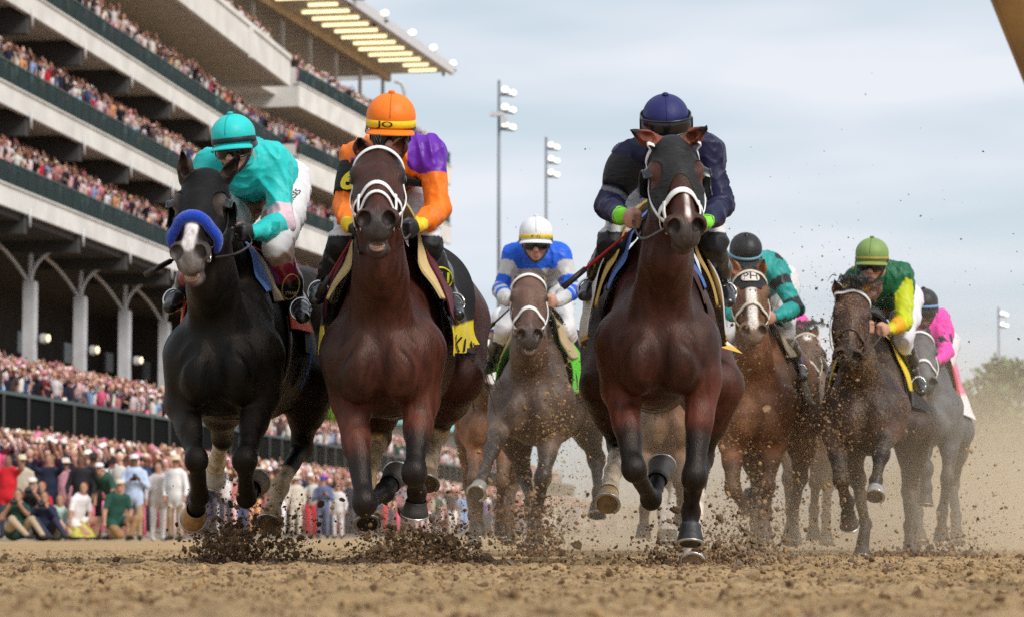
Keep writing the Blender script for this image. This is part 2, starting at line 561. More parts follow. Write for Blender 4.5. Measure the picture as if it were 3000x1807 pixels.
M_plastic = mat('black_plastic', (.012, .012, .013), rough=.3, var=.1)
M_ink = mat('lettering_ink', None, rough=.6, var=0)
M_mouth = mat('mouth_flesh', None, rough=.35, var=.15)

class Horse: pass

def hoof(H, name, a, b, w, colr, rim, shoe=True, toe=None):
    """hoof cone from coronet a to ground centre b"""
    ax = unit(b - a); L = np.linalg.norm(b - a)
    toe = A(0, -1, -.2) if toe is None else toe
    fx = unit(toe - ax * (toe @ ax)); sx = np.cross(ax, fx)
    th = np.arange(20) / 20 * 2 * math.pi
    rings = []
    for t, r in ((-.12, .80), (0.0, .86), (.12, .84), (.5, .95), (.97, 1.08), (1.0, 1.05)):
        c = a + ax * L * t + fx * w * .16 * t
        rings.append(c + r * w * (np.cos(th)[:, None] * fx * 1.08 + np.sin(th)[:, None] * sx) - (ax * (np.cos(th)[:, None] - 1) * .0))
    V = np.array(rings)
    cols = np.ones((6, 20, 3)) * np.asarray(colr); cols[:2] = np.asarray(rim)
    m = MB(); m.grid(V, cols, closed=True)
    m.add(np.vstack([rings[-1], [a + ax * L * .9 + fx * w * .1]]), [np.stack([np.full(20, 20), np.arange(20), (np.arange(20) + 1) % 20], 1)], np.asarray(colr) * .6)
    o = m.build(name, M_hoof, H.root)
    if shoe:
        s = MB(); tt = np.linspace(-2.3, 2.3, 22)
        c = a + ax * L * 1.03 + fx * w * .16
        pts = c + w * 1.0 * (np.cos(tt)[:, None] * fx * 1.08 + np.sin(tt)[:, None] * sx)
        s.tube(pts, .010, 6, flat=.5, side=ax)
        s.build('horseshoe', M_shoe, o)
    return o

def build_horse(label, group, D, chest, yaw, vox, legs, poll, nose, roll, neckbend, base, pts, socks=(), blaze=(), coat=None, rump=0.0,
                ears=None, hoofs=None, open_mouth=False, muzzle=None, wid=1.0, hd_L=.56, ear_gain=2.4, fore_gain=2.0, bend=0.0, eyecol=None):
    """chest=(px,py) of the sternum between the forelegs at depth D"""
    H = Horse(); H.D = D
    c0 = P(chest[0], chest[1], D)
    dz = c0[2] - .775
    O = A(c0[0], D - .12, dz)
    ya = math.radians(yaw); R = np.array([[math.cos(ya), -math.sin(ya), 0], [math.sin(ya), math.cos(ya), 0], [0, 0, 1]])
    pt = math.tan(math.radians(rump))
    def T(x, y, z):
        xx = x * wid + bend * np.maximum(0, y - .75)
        return O + R @ A(xx, y, z + y * pt) if np.isscalar(x) else O + np.stack([xx, y, z + y * pt], 1) @ R.T
    H.T, H.R = T, R
    ex, ey, ez = R @ A(1, 0, 0), R @ A(0, 1, 0), A(0, 0, 1)
    S = Sculpt(vox); H.S = S
    # trunk
    S.ell(T(0, .80, 1.16), A(.255 * wid, .62, .385), R.T, .04)
    S.ell(T(0, .26, 1.06), A(.215 * wid, .30, .29), R.T, .09)
    for s in (-1, 1):
        S.ell(T(s * .092, .02, .985), A(.100 * wid, .128, .16), R.T, .045)
        S.cone(T(s * .055, .50, 1.47), T(s * .140, .16, 1.06), .085, .115 * wid, .07)
        S.cone(T(s * .15, .2, 1.08), T(s * .165, .36, .92), .110, .095, .06)
    S.ell(T(0, 1.15, 1.12), A(.25 * wid, .48, .31), R.T, .08)
    S.cone(T(0, .42, 1.53), T(0, .8, 1.52), .075, .09, .07)
    S.cone(T(0, .7, 1.45), T(0, 1.45, 1.46), .14, .15, .08)
    for s in (-1, 1):
        S.ell(T(s * .10, 1.52, 1.38), A(.185 * wid, .34, .235), R.T, .06)
        S.ell(T(s * .15, 1.75, 1.22), A(.145 * wid, .2, .28), R.T, .06)
    # grooves and muscle bulges
    S.cone(T(0, -.15, 1.16), T(0, -.10, .90), .020, .036, .05, cut=True)
    for s in (-1, 1):
        S.ell(T(s * .172, .12, 1.06), A(.080, .105, .15), R.T, .035)
        S.cone(T(s * .03, -.10, 1.36), T(s * .125, -.085, 1.10), .012, .020, .05, cut=True); S.cone(T(s * .125, -.085, 1.10), T(s * .235, .01, .90), .020, .012, .05, cut=True)
        S.cone(T(s * .255, .02, 1.30), T(s * .290, .16, .98), .014, .018, .05, cut=True)
    # head frame
    poll = (poll[0], poll[1], D + poll[2])
    pa = P(*poll); n0 = P(nose[0], nose[1], poll[2])
    lat = np.linalg.norm((n0 - pa)[[0, 2]])
    dy = math.sqrt(max(hd_L ** 2 - lat ** 2, .05 ** 2))
    for _ in range(6):
        pn = P(nose[0], nose[1], poll[2] - dy)
        lat = np.linalg.norm((pn - pa)[[0, 2]]); dy = math.sqrt(max(hd_L ** 2 - lat ** 2, .05 ** 2))
    pn = P(nose[0], nose[1], poll[2] - dy)
    u = unit(pn - pa); rl = math.radians(roll)
    sd = A(math.cos(rl), 0, math.sin(rl)); sd = unit(sd - u * (sd @ u)); nn = np.cross(sd, u)
    if nn[1] > 0 and nn[2] < 0: nn = -nn
    if nn @ A(0, -.6, .8) < 0: nn = -nn
    Rh = np.stack([u, sd, nn])
    def hp(a, b, c): return pa + u * a + sd * b + nn * c
    H.hp, H.Rh, H.pa, H.u, H.sd, H.nn = hp, Rh, pa, u, sd, nn
    sc = hd_L / .56
    HW = 1.16
    q = lambda a, b, c: hp(a * sc, b * sc * HW, c * sc)
    H.q = q
    S.ell(q(.07, 0, -.03), A(.12, .088 * HW, .10) * sc, Rh, .03)
    S.ell(q(.19, 0, -.015), A(.14, .092 * HW, .085) * sc, Rh, .03)
    for s in (-1, 1):
        S.ell(q(.175, s * .076, .012), A(.055, .032 * HW, .036) * sc, Rh, .025)
        S.ell(q(.25, s * .056, -.10), A(.15, .042 * HW, .105) * sc, Rh, .03)
        S.cone(q(.26, s * .078, -.03), q(.40, s * .058, -.045), .018, .012, .03)
    S.cone(q(.2, 0, -.005), q(.48, 0, -.012), .073 * sc, .047 * sc, .03)
    S.cone(q(.2, 0, .03), q(.47, 0, .022), .045 * sc, .026 * sc, .03)
    S.cone(q(.25, 0, -.06), q(.48, 0, -.06), .07 * sc, .047 * sc, .04)
    S.ell(q(.50, 0, -.035), A(.075, .060 * HW, .060) * sc, Rh, .025)
    for s in (-1, 1):
        S.ell(q(.515, s * .046, -.006), A(.050, .037 * HW, .044) * sc, Rh, .018)
    S.ell(q(.548, 0, -.064), A(.038, .054 * HW, .042) * sc, Rh, .02)
    jd = .035 if open_mouth else 0.0
    S.cone(q(.25, 0, -.172), q(.47, 0, -.130 - jd), .060 * sc, .042 * sc, .03)
    S.ell(q(.505, 0, -.140 - jd), A(.048, .045 * HW, .034) * sc, Rh, .015)
    S.cone(q(.05, 0, -.06), q(.10, 0, -.16), .085, .085, .05)
    # neck
    S.cone(T(0, .5, 1.47), q(.02, 0, -.05), .115, .075, .07, side=ex, sq=.8)
    nb = T(neckbend, .02, 1.16)
    S.cone(T(0, .22, 1.17), lerp(nb, q(.13, 0, -.17), .5), .190 * wid, .125, .09, side=ex, sq=.78)
    S.cone(lerp(nb, q(.13, 0, -.17), .5), q(.13, 0, -.17), .122, .084, .07, side=ex, sq=.76)
    for s in (-1, 1):
        S.cone(T(s * .075, .06, 1.16), q(.12, s * .045, -.16), .065, .034, .05)
    # ears
    H.ears = []; H.sc = sc
    for (tip, bs) in (ears or []):
        a, b = P(bs[0], bs[1], D + bs[2]), P(tip[0], tip[1], D + tip[2]); m_ = lerp(a, b, .42)
        S.cone(a, m_, .034, .037, .02); S.cone(m_, b, .037, .008, .012)
        fr = unit(A(0, -1, .15))
        S.cone(lerp(a, b, .22) + fr * .034, lerp(a, b, .84) + fr * .015, .022, .007, .008, cut=True)
        H.ears.append((a, b))
    for s in (-1, 1):
        S.ell(q(.545, s * .046, .006), A(.042, .024 * HW, .032) * sc, unit_rot(Rh, s), .010, cut=True)
        S.ell(q(.185, s * .105, -.012), A(.028, .014, .020) * sc, Rh, .012, cut=True)
    if open_mouth:
        S.ell(q(.575, 0, -.116), A(.08, .042, .015), Rh, .008, cut=True)
    else:
        S.ell(q(.56, 0, -.103), A(.05, .06, .006), Rh, .010, cut=True)
    # legs
    ops = []
    H.legs = {}
    for key, J in legs.items():
        j = [P(a, b, D + d) for a, b, d in J]
        H.legs[key] = j
        s = -1 if key[1] == 'l' else 1
        if key[0] == 'f':
            e, k, f, h = j
            S.cone(T(s * .150, .16, 1.05), e, .120, .086, .10)
            fm = lerp(e, k, .3) + A(0, .0, 0)
            S.cone(e, lerp(e, k, .45), .076, .058, .05); S.cone(lerp(e, k, .4), k, .058, .043, .03)
            fx = unit(np.cross(k - e, A(0, 1, 0)))
            S.cone(lerp(e, k, .05) + fx * .045, lerp(e, k, .62) + fx * .024, .042, .021, .025); S.cone(lerp(e, k, .0) - fx * .040, lerp(e, k, .5) - fx * .026, .038, .020, .025)
            S.ell(k, A(.055, .053, .068), None, .028)
            S.ell(lerp(k, f, .12) + A(0, -.012, 0), A(.046, .042, .035), None, .02)
            S.cone(lerp(k, f, .2) + A(0, .032, 0), lerp(k, f, .9) + A(0, .030, 0), .018, .020, .02)
            S.cone(k, f, .041, .034, .03)
            kk = .012
            S.ell(f, A(.045, .048, .050), None, .025)
            cn = h - unit(h - f) * min(.085, np.linalg.norm(h - f) * .5)
            S.cone(f, cn, .036, .040, .02)
            ops += [(pc(e, lerp(e, k, .5), .085, .10), np.asarray(base) * fore_gain, .06), (pc(lerp(e, k, .68), k, .09, .11), pts, .05), (pc(k, f, .10, .10), pts, .03), (pc(f, h, .09, .10), pts, .03)]
        else:
            st, hk, f, h = j
            S.cone(T(s * .13, 1.6, 1.30), st, .215, .14, .06)
            S.cone(T(s * .13, 1.78, 1.15), lerp(st, hk, .35), .16, .10, .06)
            S.cone(st, lerp(st, hk, .5), .125, .085, .06); S.cone(lerp(st, hk, .4), hk, .085, .052, .04)
            S.ell(hk, A(.054, .064, .072), None, .03); S.cone(lerp(st, hk, .55) + A(0, .05, 0), hk + A(0, .055, .03), .026, .030, .03)
            S.cone(hk, f, .046, .036, .03)
            S.ell(f, A(.046, .05, .05), None, .025)
            cn = h - unit(h - f) * min(.085, np.linalg.norm(h - f) * .5)
            S.cone(f, cn, .038, .042, .02)
            ops += [(pc(lerp(st, hk, .7), hk, .10, .11), pts, .05), (pc(hk, f, .10, .10), pts, .03), (pc(f, h, .09, .10), pts, .03)]
    S.run()
    V = S.V + S.N * ((waves(S.V, 22, 3) * .0028 + (1 - np.abs(waves(S.V * A(1, 1, .45), 30, 4, 6)).clip(0, 1) - .5) * .004)[:, None])
    mz = np.asarray(muzzle if muzzle is not None else pts)
    ops.append((pe(q(.56, 0, -.07), A(.11, .12, .12), Rh), mz, .04))
    for s in (-1, 1): ops.append((pe(q(.188, s * .098, -.006), A(.06, .045, .05) * sc, Rh), np.asarray(pts) * 1.2 if eyecol is None else eyecol, .018)); ops.append((pe(q(.186, s * .098, -.006), A(.034, .04, .029) * sc, Rh), np.asarray(pts) * 1.2, .010))
    for e in H.ears:
        ops.append((pc(lerp(*e, .1), e[1], .06, .05), np.asarray(base) * ear_gain, .02)); ops.append((pc(lerp(*e, .86), e[1], .03, .03), pts, .02))
    for key, t0, t1, colr in socks:
        j = H.legs[key]; f, h = j[2], j[3]
        a = lerp(j[1], f, t0); ops.append((pc(a, lerp(f, h, t1), .085, .10), colr, .02))
    for a0, a1, b0, r0, r1, colr in blaze:
        ops.append((pc(q(a0, b0, .055), q(a1, b0, .04), r0, r1), colr, .008))
    mot = waves(V, 7, 12, 8)
    basec = np.asarray(base) * (1 + .28 * mot[:, None] + A(.22, .05, 0) * waves(V, 4, 15, 7)[:, None])
    H.col = np.clip(paint(V, basec, ops), .002, 1)
    for s in (-1, 1):   # dark inside of the nostrils
        H.col = paint_over(V, H.col, pe(q(.55, s * .048, .006), A(.044, .028, .033) * sc, unit_rot(Rh, s)), (.004, .003, .003), .006)
    loc = O.copy(); loc[2] = 0
    H.root = empty('racehorse', loc, label=label, cat='horse', group=group)
    b = MB(); b.add(V, [S.Q], H.col)
    H.body = b.build('body', coat or M_coat, H.root)
    # eyes
    for s in (-1, 1):
        e = MB(); e.ell(q(.185, s * .0955, -.006), A(.026, .017, .022) * sc, Rh, 14, 9)
        e.build('eye', M_eye, H.root)
    # hooves
    hc = hoofs or {}
    for key, j in H.legs.items():
        f, h = j[2], j[3]
        colr, rim = hc.get(key, ((.06, .045, .035), (.03, .02, .018)))
        hoof(H, 'hoof', h - unit(h - f) * min(.092, np.linalg.norm(h - f) * .55), h, .058, colr, rim)
    if open_mouth:
        t = MB()
        t.ell(q(.535, 0, -.125 - .012), A(.040, .034, .014), Rh, 12, 7, (.36, .17, .13))
        tt = np.linspace(-1.1, 1.1, 8)
        for x in tt:
            t.box(q(.535 + .024 * math.cos(x), .028 * math.sin(x), -.128), (.007, .009, .013), Rh, (.50, .42, .30))
        t.build('mouth', M_mouth, H.root)
    # tail
    tl = MB()
    for i in range(150):
        r = rng.normal(size=3) * .8
        s0 = T(.02 * r[0], 1.93 + .01 * r[1], 1.42)
        ln = rng.uniform(.45, .75)
        pts_ = [s0, T(.04 * r[0], 2.06, 1.42 + .02 * r[1]), T(.08 * r[0], 2.1 + ln * .5, 1.28 + .05 * r[1]), T(.12 * r[0], 2.1 + ln, 1.02 + .10 * r[2])]
        tl.tube(bez(pts_, 8), np.linspace(.009, .0015, 8), 4)
    tl.build('tail', M_hair, H.root)
    return H

def unit_rot(Rh, s):
    """nostril frame: slanted outwards"""
    a, b, c = Rh
    b2 = unit(b + c * .35 * s); c2 = unit(np.cross(a, b2)); 
    return np.stack([a, b2, c2])

def bez(pts, n):
    """smooth curve through pts (Catmull-Rom)"""
    p = np.asarray(pts, float); p = np.vstack([2 * p[0] - p[1], p, 2 * p[-1] - p[-2]])
    out = []; m = len(p) - 3
    for t in np.linspace(0, m - 1e-6, n):
        i = int(t); f = t - i
        a, b, c, d = p[i:i + 4]
        out.append(.5 * ((2 * b) + (c - a) * f + (2 * a - 5 * b + 4 * c - d) * f * f + (3 * b - a - 3 * c + d) * f ** 3))
    return np.array(out)

def paint_over(V, C, p, colr, soft):
    w = 1 - sstep(-soft, soft, Sculpt.dist(p, V))
    return C + (np.asarray(colr) - C) * w[:, None]

def on_head(H, a, th, off=.004, c0=-.055, r0=.26):
    """polar point on the head: a along the face, th degrees from the middle of the face (+ image right)"""
    a = np.atleast_1d(np.asarray(a, float)); th = np.radians(np.atleast_1d(np.asarray(th, float)))
    a, th = np.broadcast_arrays(a, th)
    dr = np.sin(th)[:, None] * H.sd + np.cos(th)[:, None] * H.nn
    ctr = H.pa + a[:, None] * H.u + c0 * H.nn
    return H.S.trace(ctr + dr * r0, -dr, r0, off, r0 > .2), dr

def strap(m, pts, nrm, w, th=.004, col=(1, 1, 1), mi=0, sub=None):
    """flat strap swept along pts; nrm = outward normal"""
    pts, nrm = np.asarray(pts), np.asarray(nrm)
    T = np.gradient(pts, axis=0); T /= np.maximum(np.linalg.norm(T, axis=1, keepdims=True), 1e-9)
    sd = np.cross(T, nrm); sd /= np.maximum(np.linalg.norm(sd, axis=1, keepdims=True), 1e-9)
    nr = np.cross(sd, T)
    w = np.broadcast_to(np.asarray(w, float), (len(pts),))[:, None] / 2
    sec = [(-1, 0), (-.9, 1), (.9, 1), (1, 0), (.9, -.6), (-.9, -.6)]
    V = np.stack([pts + sd * w * a + nr * th * b for a, b in sec], 1)
    m.grid(V, col, mi, closed=True)
    return m

def head_strap(H, name, a, th, w, m, off=.005, n=40, th_=.004, parent=None, c0=-.055, r0=.26):
    a = np.interp(np.linspace(0, 1, n), np.linspace(0, 1, len(a)), a)
    th = np.interp(np.linspace(0, 1, n), np.linspace(0, 1, len(th)), th)
    p, dr = on_head(H, a, th, off, c0, r0)
    for _ in range(2): p[1:-1] = (p[:-2] + p[1:-1] * 2 + p[2:]) / 4
    b = MB(); strap(b, p, dr, w, th_)
    return b.build(name, m, parent or H.root)

def bridle(H, m, w=.020, nose_a=.36, brow=True, nb_w=.026, m_nose=None, low=None, fit=.004):
    head_strap(H, 'noseband', [nose_a + .03, nose_a - .005, nose_a + .03], [-135, 0, 135], nb_w, m_nose or m, fit, th_=.0035)
    for s in (-1, 1):
        head_strap(H, 'cheek_strap', [.04, .2, .35, .46], [s * 95, s * 104, s * 98, s * 100], w, m, fit)
        if low: head_strap(H, 'nose_strap', [nose_a, .44, .47], [s * 52, s * 75, s * 95], w * .8, m, fit + .004)
        p, _ = on_head(H, [.462], [s * 100], .012)
        r = MB(); t = np.linspace(0, 6.28, 22)
        r.tube(p[0] + .030 * (np.cos(t)[:, None] * H.u + np.sin(t)[:, None] * H.nn), .005, 7)
        r.build('bit_ring', M_metal, H.root)
    if brow:
        head_strap(H, 'browband', [.075, .045, .075], [-88, 0, 88], .022, m, fit, th_=.0035, r0=.165)

def rein(H, pts, w=.016, m=None, name='rein'):
    p = bez(pts, 24); b = MB()
    strap(b, p, np.tile(H.sd, (24, 1)), w, .0025)
    return b.build(name, m or M_leather, H.root)

def trunk_pt(H, y, phi, off=.008):
    """point on the trunk: y back from the chest, phi degrees from the top (+ image right)"""
    y = np.atleast_1d(np.asarray(y, float)); ph = np.radians(np.atleast_1d(np.asarray(phi, float)))
    y, ph = np.broadcast_arrays(y, ph)
    dr = np.stack([np.sin(ph), np.zeros(len(ph)), np.cos(ph)], 1) @ H.R.T
    c = H.T(np.zeros(len(y)), y, np.full(len(y), 1.2))
    return H.S.trace(c + dr * .62, -dr, .62, off), dr

def saddle_sheet(H, name, m, y0, y1, p0, p1, off=.012, col=(1, 1, 1), th=.006, band=None, wav=.004, parent=None, n=(14, 40), slant=0.0, lift=0.0):
    """a cloth over the back; band=(width, colour) along the lower edges"""
    yy, pp = np.meshgrid(np.linspace(y0, y1, n[0]), np.linspace(p0, p1, n[1]), indexing='ij')
    ys = yy + slant * (np.abs(pp) / 90.0); pq = pp * (1 - lift * (yy - y0) / (y1 - y0))
    p, dr = trunk_pt(H, ys.ravel(), pq.ravel(), off)
    p = p + dr * (waves(p, 17, 5) * wav)[:, None]
    V = p.reshape(*n, 3); N = dr.reshape(*n, 3)
    b = MB(); C = np.ones((*n, 3)) * np.asarray(col)
    if band is not None:
        for f, c in band: C[f(yy, pp)] = np.asarray(c)
    b.sheet(V, N, th, C)
    return b.build(name, m, parent or H.root)

def blinker(H, s, a=.185, r=.072, m=None, depth=.062, full=True):
    """half cup behind the eye"""
    c, dr = on_head(H, [a], [s * 84], .0)
    c, out = c[0], unit(dr[0] * .9 + H.u * .35)
    f1 = unit(H.nn - out * (H.nn @ out)); f2 = np.cross(out, f1)
    th = np.linspace(math.radians(-118), math.radians(118), 22)
    b = MB(); rows = []
    for k in np.linspace(0, 1, 7):
        rr = r * (1.0 - .22 * k ** 2); hgt = depth * k
        rows.append(c + out * (hgt - .012) + rr * (np.cos(th)[:, None] * H.u * -1 + np.sin(th)[:, None] * f1))
    V = np.array(rows)
    N = np.stack([(V[i] - (c + out * 0.0)) for i in range(7)]); N /= np.linalg.norm(N, axis=-1, keepdims=True)
    b.sheet(V, N, .005)
    b.tube(V[-1], .006, 6)
    return b.build('blinker_cup', m or M_plastic, H.root)

def hood(H, m, fn, off=.006):
    """hood over the head: fn(a, b, c) > 0 keeps (head coordinates)"""
    L = (H.S.V - H.pa) @ H.Rh.T
    f = fn(L[:, 0], L[:, 1], L[:, 2], H.S.V)
    V, F = clip_shell(H.S.V, H.S.N, H.S.Q, f, off)
    b = MB(); b.add(V, [F])
    return b.build('hood', m, H.root, solid=.006)

def forelock(H, n=26, ln=.16, base=.0, spread=.03, up=.0, name='forelock'):
    b = MB()
    for i in range(n):
        r = rng.normal(size=3)
        p0 = H.q(base - .02, spread * r[0], .07)
        p1 = H.q(base + ln * .4, spread * 1.2 * r[0], .10 + .012 * r[1] + up)
        p2 = H.q(base + ln * rng.uniform(.7, 1.1), spread * 1.4 * r[0] + .01 * r[2], .075 + up * 1.2)
        b.tube(bez([p0, p1, p2], 7), np.linspace(.005, .0012, 7), 4)
    return b.build(name, M_hair, H.root)

def mane(H, n=60, fly=.10):
    b = MB()
    for i in range(n):
        t = rng.uniform(0, .95); r = rng.normal(size=3)
        p = lerp(H.T(0, .42, 1.60), H.q(-.02, 0, .04), t)
        q_ = H.S.trace([p + A(0, 0, .25)], [A(0, 0, -1)], .5)[0]
        p2 = q_ + A(.03 * r[0], .05, fly * .7 + .02 * r[1]); p3 = q_ + A(.07 * r[0], .15 + .04 * r[2], fly + .03 * r[1])
        b.tube(bez([q_ - A(0, 0, .01), p2, p3], 6), np.linspace(.007, .0015, 6), 5)
    return b.build('mane', M_hair, H.root)
# ------------------------------------------------------------------ riders
class Rider: pass

def hand(S, wr, d, inn, up, r=.0095):
    """fist: d forearm direction, inn towards the other hand, up thumb side"""
    d = unit(d); up = unit(up - d * (up @ d)); inn = unit(inn - d * (inn @ d) - up * (inn @ up))
    S.cone(wr, wr + d * .03, .026, .026, .01, side=inn, sq=.75)
    S.ell(wr + d * .055, A(.040, .040, .019), np.stack([d, up, inn]), .012)
    for i, (o, l) in enumerate(((.030, .031), (.010, .035), (-.010, .032), (-.029, .025))):
        k0 = wr + d * .080 + up * o + inn * .002
        k1 = k0 + d * (.012 if i else .016) + inn * l
        k2 = k1 - d * .026 + inn * .006 - up * .002
        k3 = k2 - d * .018 - inn * .014
        S.cone(k0 - d * .02, k0, r * 1.1, r * 1.12, .008)
        S.cone(k0, k1, r * 1.08, r, .004); S.cone(k1, k2, r, r * .92, .004); S.cone(k2, k3, r * .92, r * .8, .004)
    t0 = wr + d * .030 + up * .030 + inn * .008
    t1 = t0 + d * .030 + up * .016 + inn * .012; t2 = t1 + d * .028 + inn * .012 - up * .006
    S.cone(t0, t1, .013, .0115, .01); S.cone(t1, t2, .0112, .009, .005)

def build_rider(label, D, J, hr, pitch, yaw, roll, vox, silk, breech, boots, cap, skin=(.50, .26, .18), glove=None, goggles='eyes',
                group=None, wr_amp=.0145, seed=1, cuff=None, fists=True, brim=True):
    Rr = Rider()
    j = {k: P(v[0], v[1], D + v[2]) for k, v in J.items()}
    Rr.j = j
    y_, p_, r_ = map(math.radians, (yaw, pitch, roll))
    f = A(math.sin(y_) * math.cos(p_), -math.cos(y_) * math.cos(p_), -math.sin(p_))
    rt = A(math.cos(y_) * math.cos(r_), math.sin(y_), math.sin(r_)); rt = unit(rt - f * (rt @ f))
    up = np.cross(f, rt); up = up if up[2] > 0 else -up
    Hf = np.stack([rt, f, up]); hc = j['head']; k = hr / .108
    def h(a, b, c): return hc + (rt * a + f * b + up * c) * k
    Rr.h, Rr.Hf, Rr.hc, Rr.k = h, Hf, hc, k
    C = (j['shL'] + j['shR']) / 2; pel = j['pel']; bk = unit(pel - C)
    sx = unit(j['shR'] - j['shL'])
    # ---- body: head, neck, hands on one continuous figure
    B = Sculpt(vox); h0 = h; h = lambda a, b, c: h0(a, b, c + .016)
    B.ell(h(0, .0, -.02), A(.085, .10, .10) * k, Hf, .02)
    B.ell(h(0, .025, -.095), A(.068, .080, .095) * k, Hf, .03)
    B.cone(h(0, .055, -.150), h(0, .072, -.172), .034 * k, .026 * k, .03)
    B.cone(h(0, .098, -.092), h(0, .122, -.122), .012 * k, .015 * k, .014)
    for s in (-1, 1):
        B.ell(h(s * .013, .112, -.125), A(.010, .012, .009) * k, Hf, .008)
        B.ell(h(s * .044, .078, -.118), A(.024, .022, .022) * k, Hf, .02)
        B.ell(h(s * .030, .098, -.085), A(.022, .010, .012) * k, Hf, .008, cut=True)
        B.ell(h(s * .074, -.005, -.10), A(.010, .022, .032) * k, Hf, .012)
    B.ell(h(0, .100, -.152), A(.026, .012, .006) * k, Hf, .008); B.ell(h(0, .099, -.164), A(.022, .012, .006) * k, Hf, .008)
    B.cone(h(0, -.03, -.08), C + bk * .06, .058, .066, .05)
    B.cone(C, pel, .075, .085, .05)
    for s in 'LR':
        B.cone(C, j['sh' + s], .05, .045, .04); B.cone(j['sh' + s], j['el' + s], .042, .036, .03)
        B.cone(j['el' + s], j['wr' + s], .035, .024, .03)
        B.cone(pel, j['kn' + s], .08, .05, .05); B.cone(j['kn' + s], j['an' + s], .046, .030, .03)
        B.cone(j['an' + s], j['to' + s], .030, .022, .03)
        dh = unit(j['ha' + s] - j['wr' + s]) if 'ha' + s in j else unit(j['wr' + s] - j['el' + s])
        if fists: hand(B, j['wr' + s], dh, sx * (1 if s == 'L' else -1), A(0, -.2, 1))
        else: B.ell(j['wr' + s] + dh * .05, A(.045, .04, .035), None, .02)
    B.run()
    V = B.V
    ops = [(pe(h(0, .108, -.158), A(.026, .012, .012) * k, Hf), (.35, .12, .10), .006)]
    for s in (-1, 1): ops.append((pe(h(s * .044, .088, -.12), A(.025, .02, .02) * k, Hf), np.array(skin) * A(1.1, .8, .75), .02))
    for s in 'LR':
        if glove is not None:
            w = j['wr' + s]; dd = unit(w - j['el' + s])
            ops.append((pc(w - dd * .0, w + dd * .14, .07, .09), glove, .006))
    colr = paint(V, skin, ops)
    root_loc = A(pel[0], pel[1], pel[2])
    Rr.root = empty('person', root_loc, label=label, cat='jockey', group=group)
    m = MB(); m.add(V, [B.Q], colr); m.build('body', M_skin, Rr.root)
    # ---- jersey
    S = Sculpt(vox * 1.05)
    S.cone(C + bk * .03 - A(0, 0, .01), lerp(C, pel, .55), .135, .140, .06, side=sx, sq=1.22)
    S.cone(lerp(C, pel, .5), lerp(C, pel, .92), .145, .135, .06, side=sx, sq=1.1)
    S.ell(h(0, -.04, -.13), A(.075, .07, .06), Hf, .05)
    for s in 'LR':
        sh, el, w = j['sh' + s], j['el' + s], j['wr' + s]
        S.cone(C + bk * .03, sh, .105, .074, .06); S.cone(sh, el, .073, .056, .05)
        S.cone(el, lerp(el, w, .5), .056, .050, .03); S.cone(lerp(el, w, .5), w, .050, .032, .03)
    S.run()
    Rr.S = S
    bones = {}
    for s in 'LR':
        bones['up' + s] = (j['sh' + s], j['el' + s]); bones['lo' + s] = (j['el' + s], j['wr' + s])
    bones['tor'] = (C, pel)
    info = {}
    for n_, (a, b) in bones.items():
        ab = b - a; t = ((S.V - a) @ ab) / (ab @ ab); d = np.linalg.norm(S.V - a - np.clip(t, 0, 1)[:, None] * ab, axis=1)
        info[n_] = (t, d - (.10 if n_ == 'tor' else 0))
    names = list(info); near = np.argmin(np.stack([info[n_][1] for n_ in names]), 0)
    Rr.info, Rr.near, Rr.names, Rr.C, Rr.sx, Rr.bk = info, near, names, C, sx, bk
    colr = silk(S.V, Rr) if callable(silk) else np.tile(np.asarray(silk, float), (len(S.V), 1))
    wrp = S.V + .035 * np.stack([waves(S.V, 9, seed + q_, 5) for q_ in (11, 12, 13)], 1)
    wn_ = 1 - np.abs(waves(wrp * A(1.25, 1, .42), 40, seed, 7)).clip(0, 1)
    w2 = 1 - np.abs(waves(S.V, 60, seed + 5, 6)).clip(0, 1)
    V = S.V + S.N * ((wn_ ** 2 - .35) * wr_amp + (w2 ** 2 - .4) * wr_amp * .30)[:, None]
    m = MB(); m.add(V, [S.Q], colr); Rr.jersey = m.build('jersey', M_silk, Rr.root)
    # ---- breeches
    S2 = Sculpt(vox * 1.4)
    S2.ell(pel + A(0, .02, -.02), A(.140, .15, .125), None, .06)
    for s in 'LR':
        hip = pel + sx * (.085 if s == 'R' else -.085) - A(0, 0, .03)
        kn, an = j['kn' + s], j['an' + s]
        S2.cone(hip, lerp(hip, kn, .5), .115, .098, .05); S2.cone(lerp(hip, kn, .5), kn, .098, .070, .04)
        S2.cone(kn, lerp(kn, an, .38), .066, .056, .03)
    S2.run()
    Rr.S2 = S2
    wn_ = 1 - np.abs(waves(S2.V, 38, seed + 9, 7)).clip(0, 1)
    colr = breech(S2.V, Rr) if callable(breech) else np.tile(np.asarray(breech, float), (len(S2.V), 1))
    m = MB(); m.add(S2.V + S2.N * ((wn_ ** 3 - .3) * .012)[:, None], [S2.Q], colr); m.build('breeches', M_breech, Rr.root)
    # ---- boots
    for s in 'LR':
        kn, an, to = j['kn' + s], j['an' + s], j['to' + s]
        S3 = Sculpt(vox * 1.1)
        td = unit(to - an)
        S3.cone(lerp(kn, an, .30), lerp(kn, an, .6), .066, .061, .03); S3.cone(lerp(kn, an, .6), an, .060, .043, .03)
        S3.cone(an - td * .035 + A(0, 0, -.03), an + td * .02 - A(0, 0, .02), .034, .036, .03)
        S3.cone(an, lerp(an, to, .6), .042, .040, .03, side=sx, sq=1.0); S3.cone(lerp(an, to, .5), to, .042, .030, .02, side=sx, sq=1.15)
        S3.run()
        w3 = 1 - np.abs(waves(S3.V, 50, seed + 3, 6)).clip(0, 1)
        tt = ((S3.V - kn) @ (an - kn)) / ((an - kn) @ (an - kn))
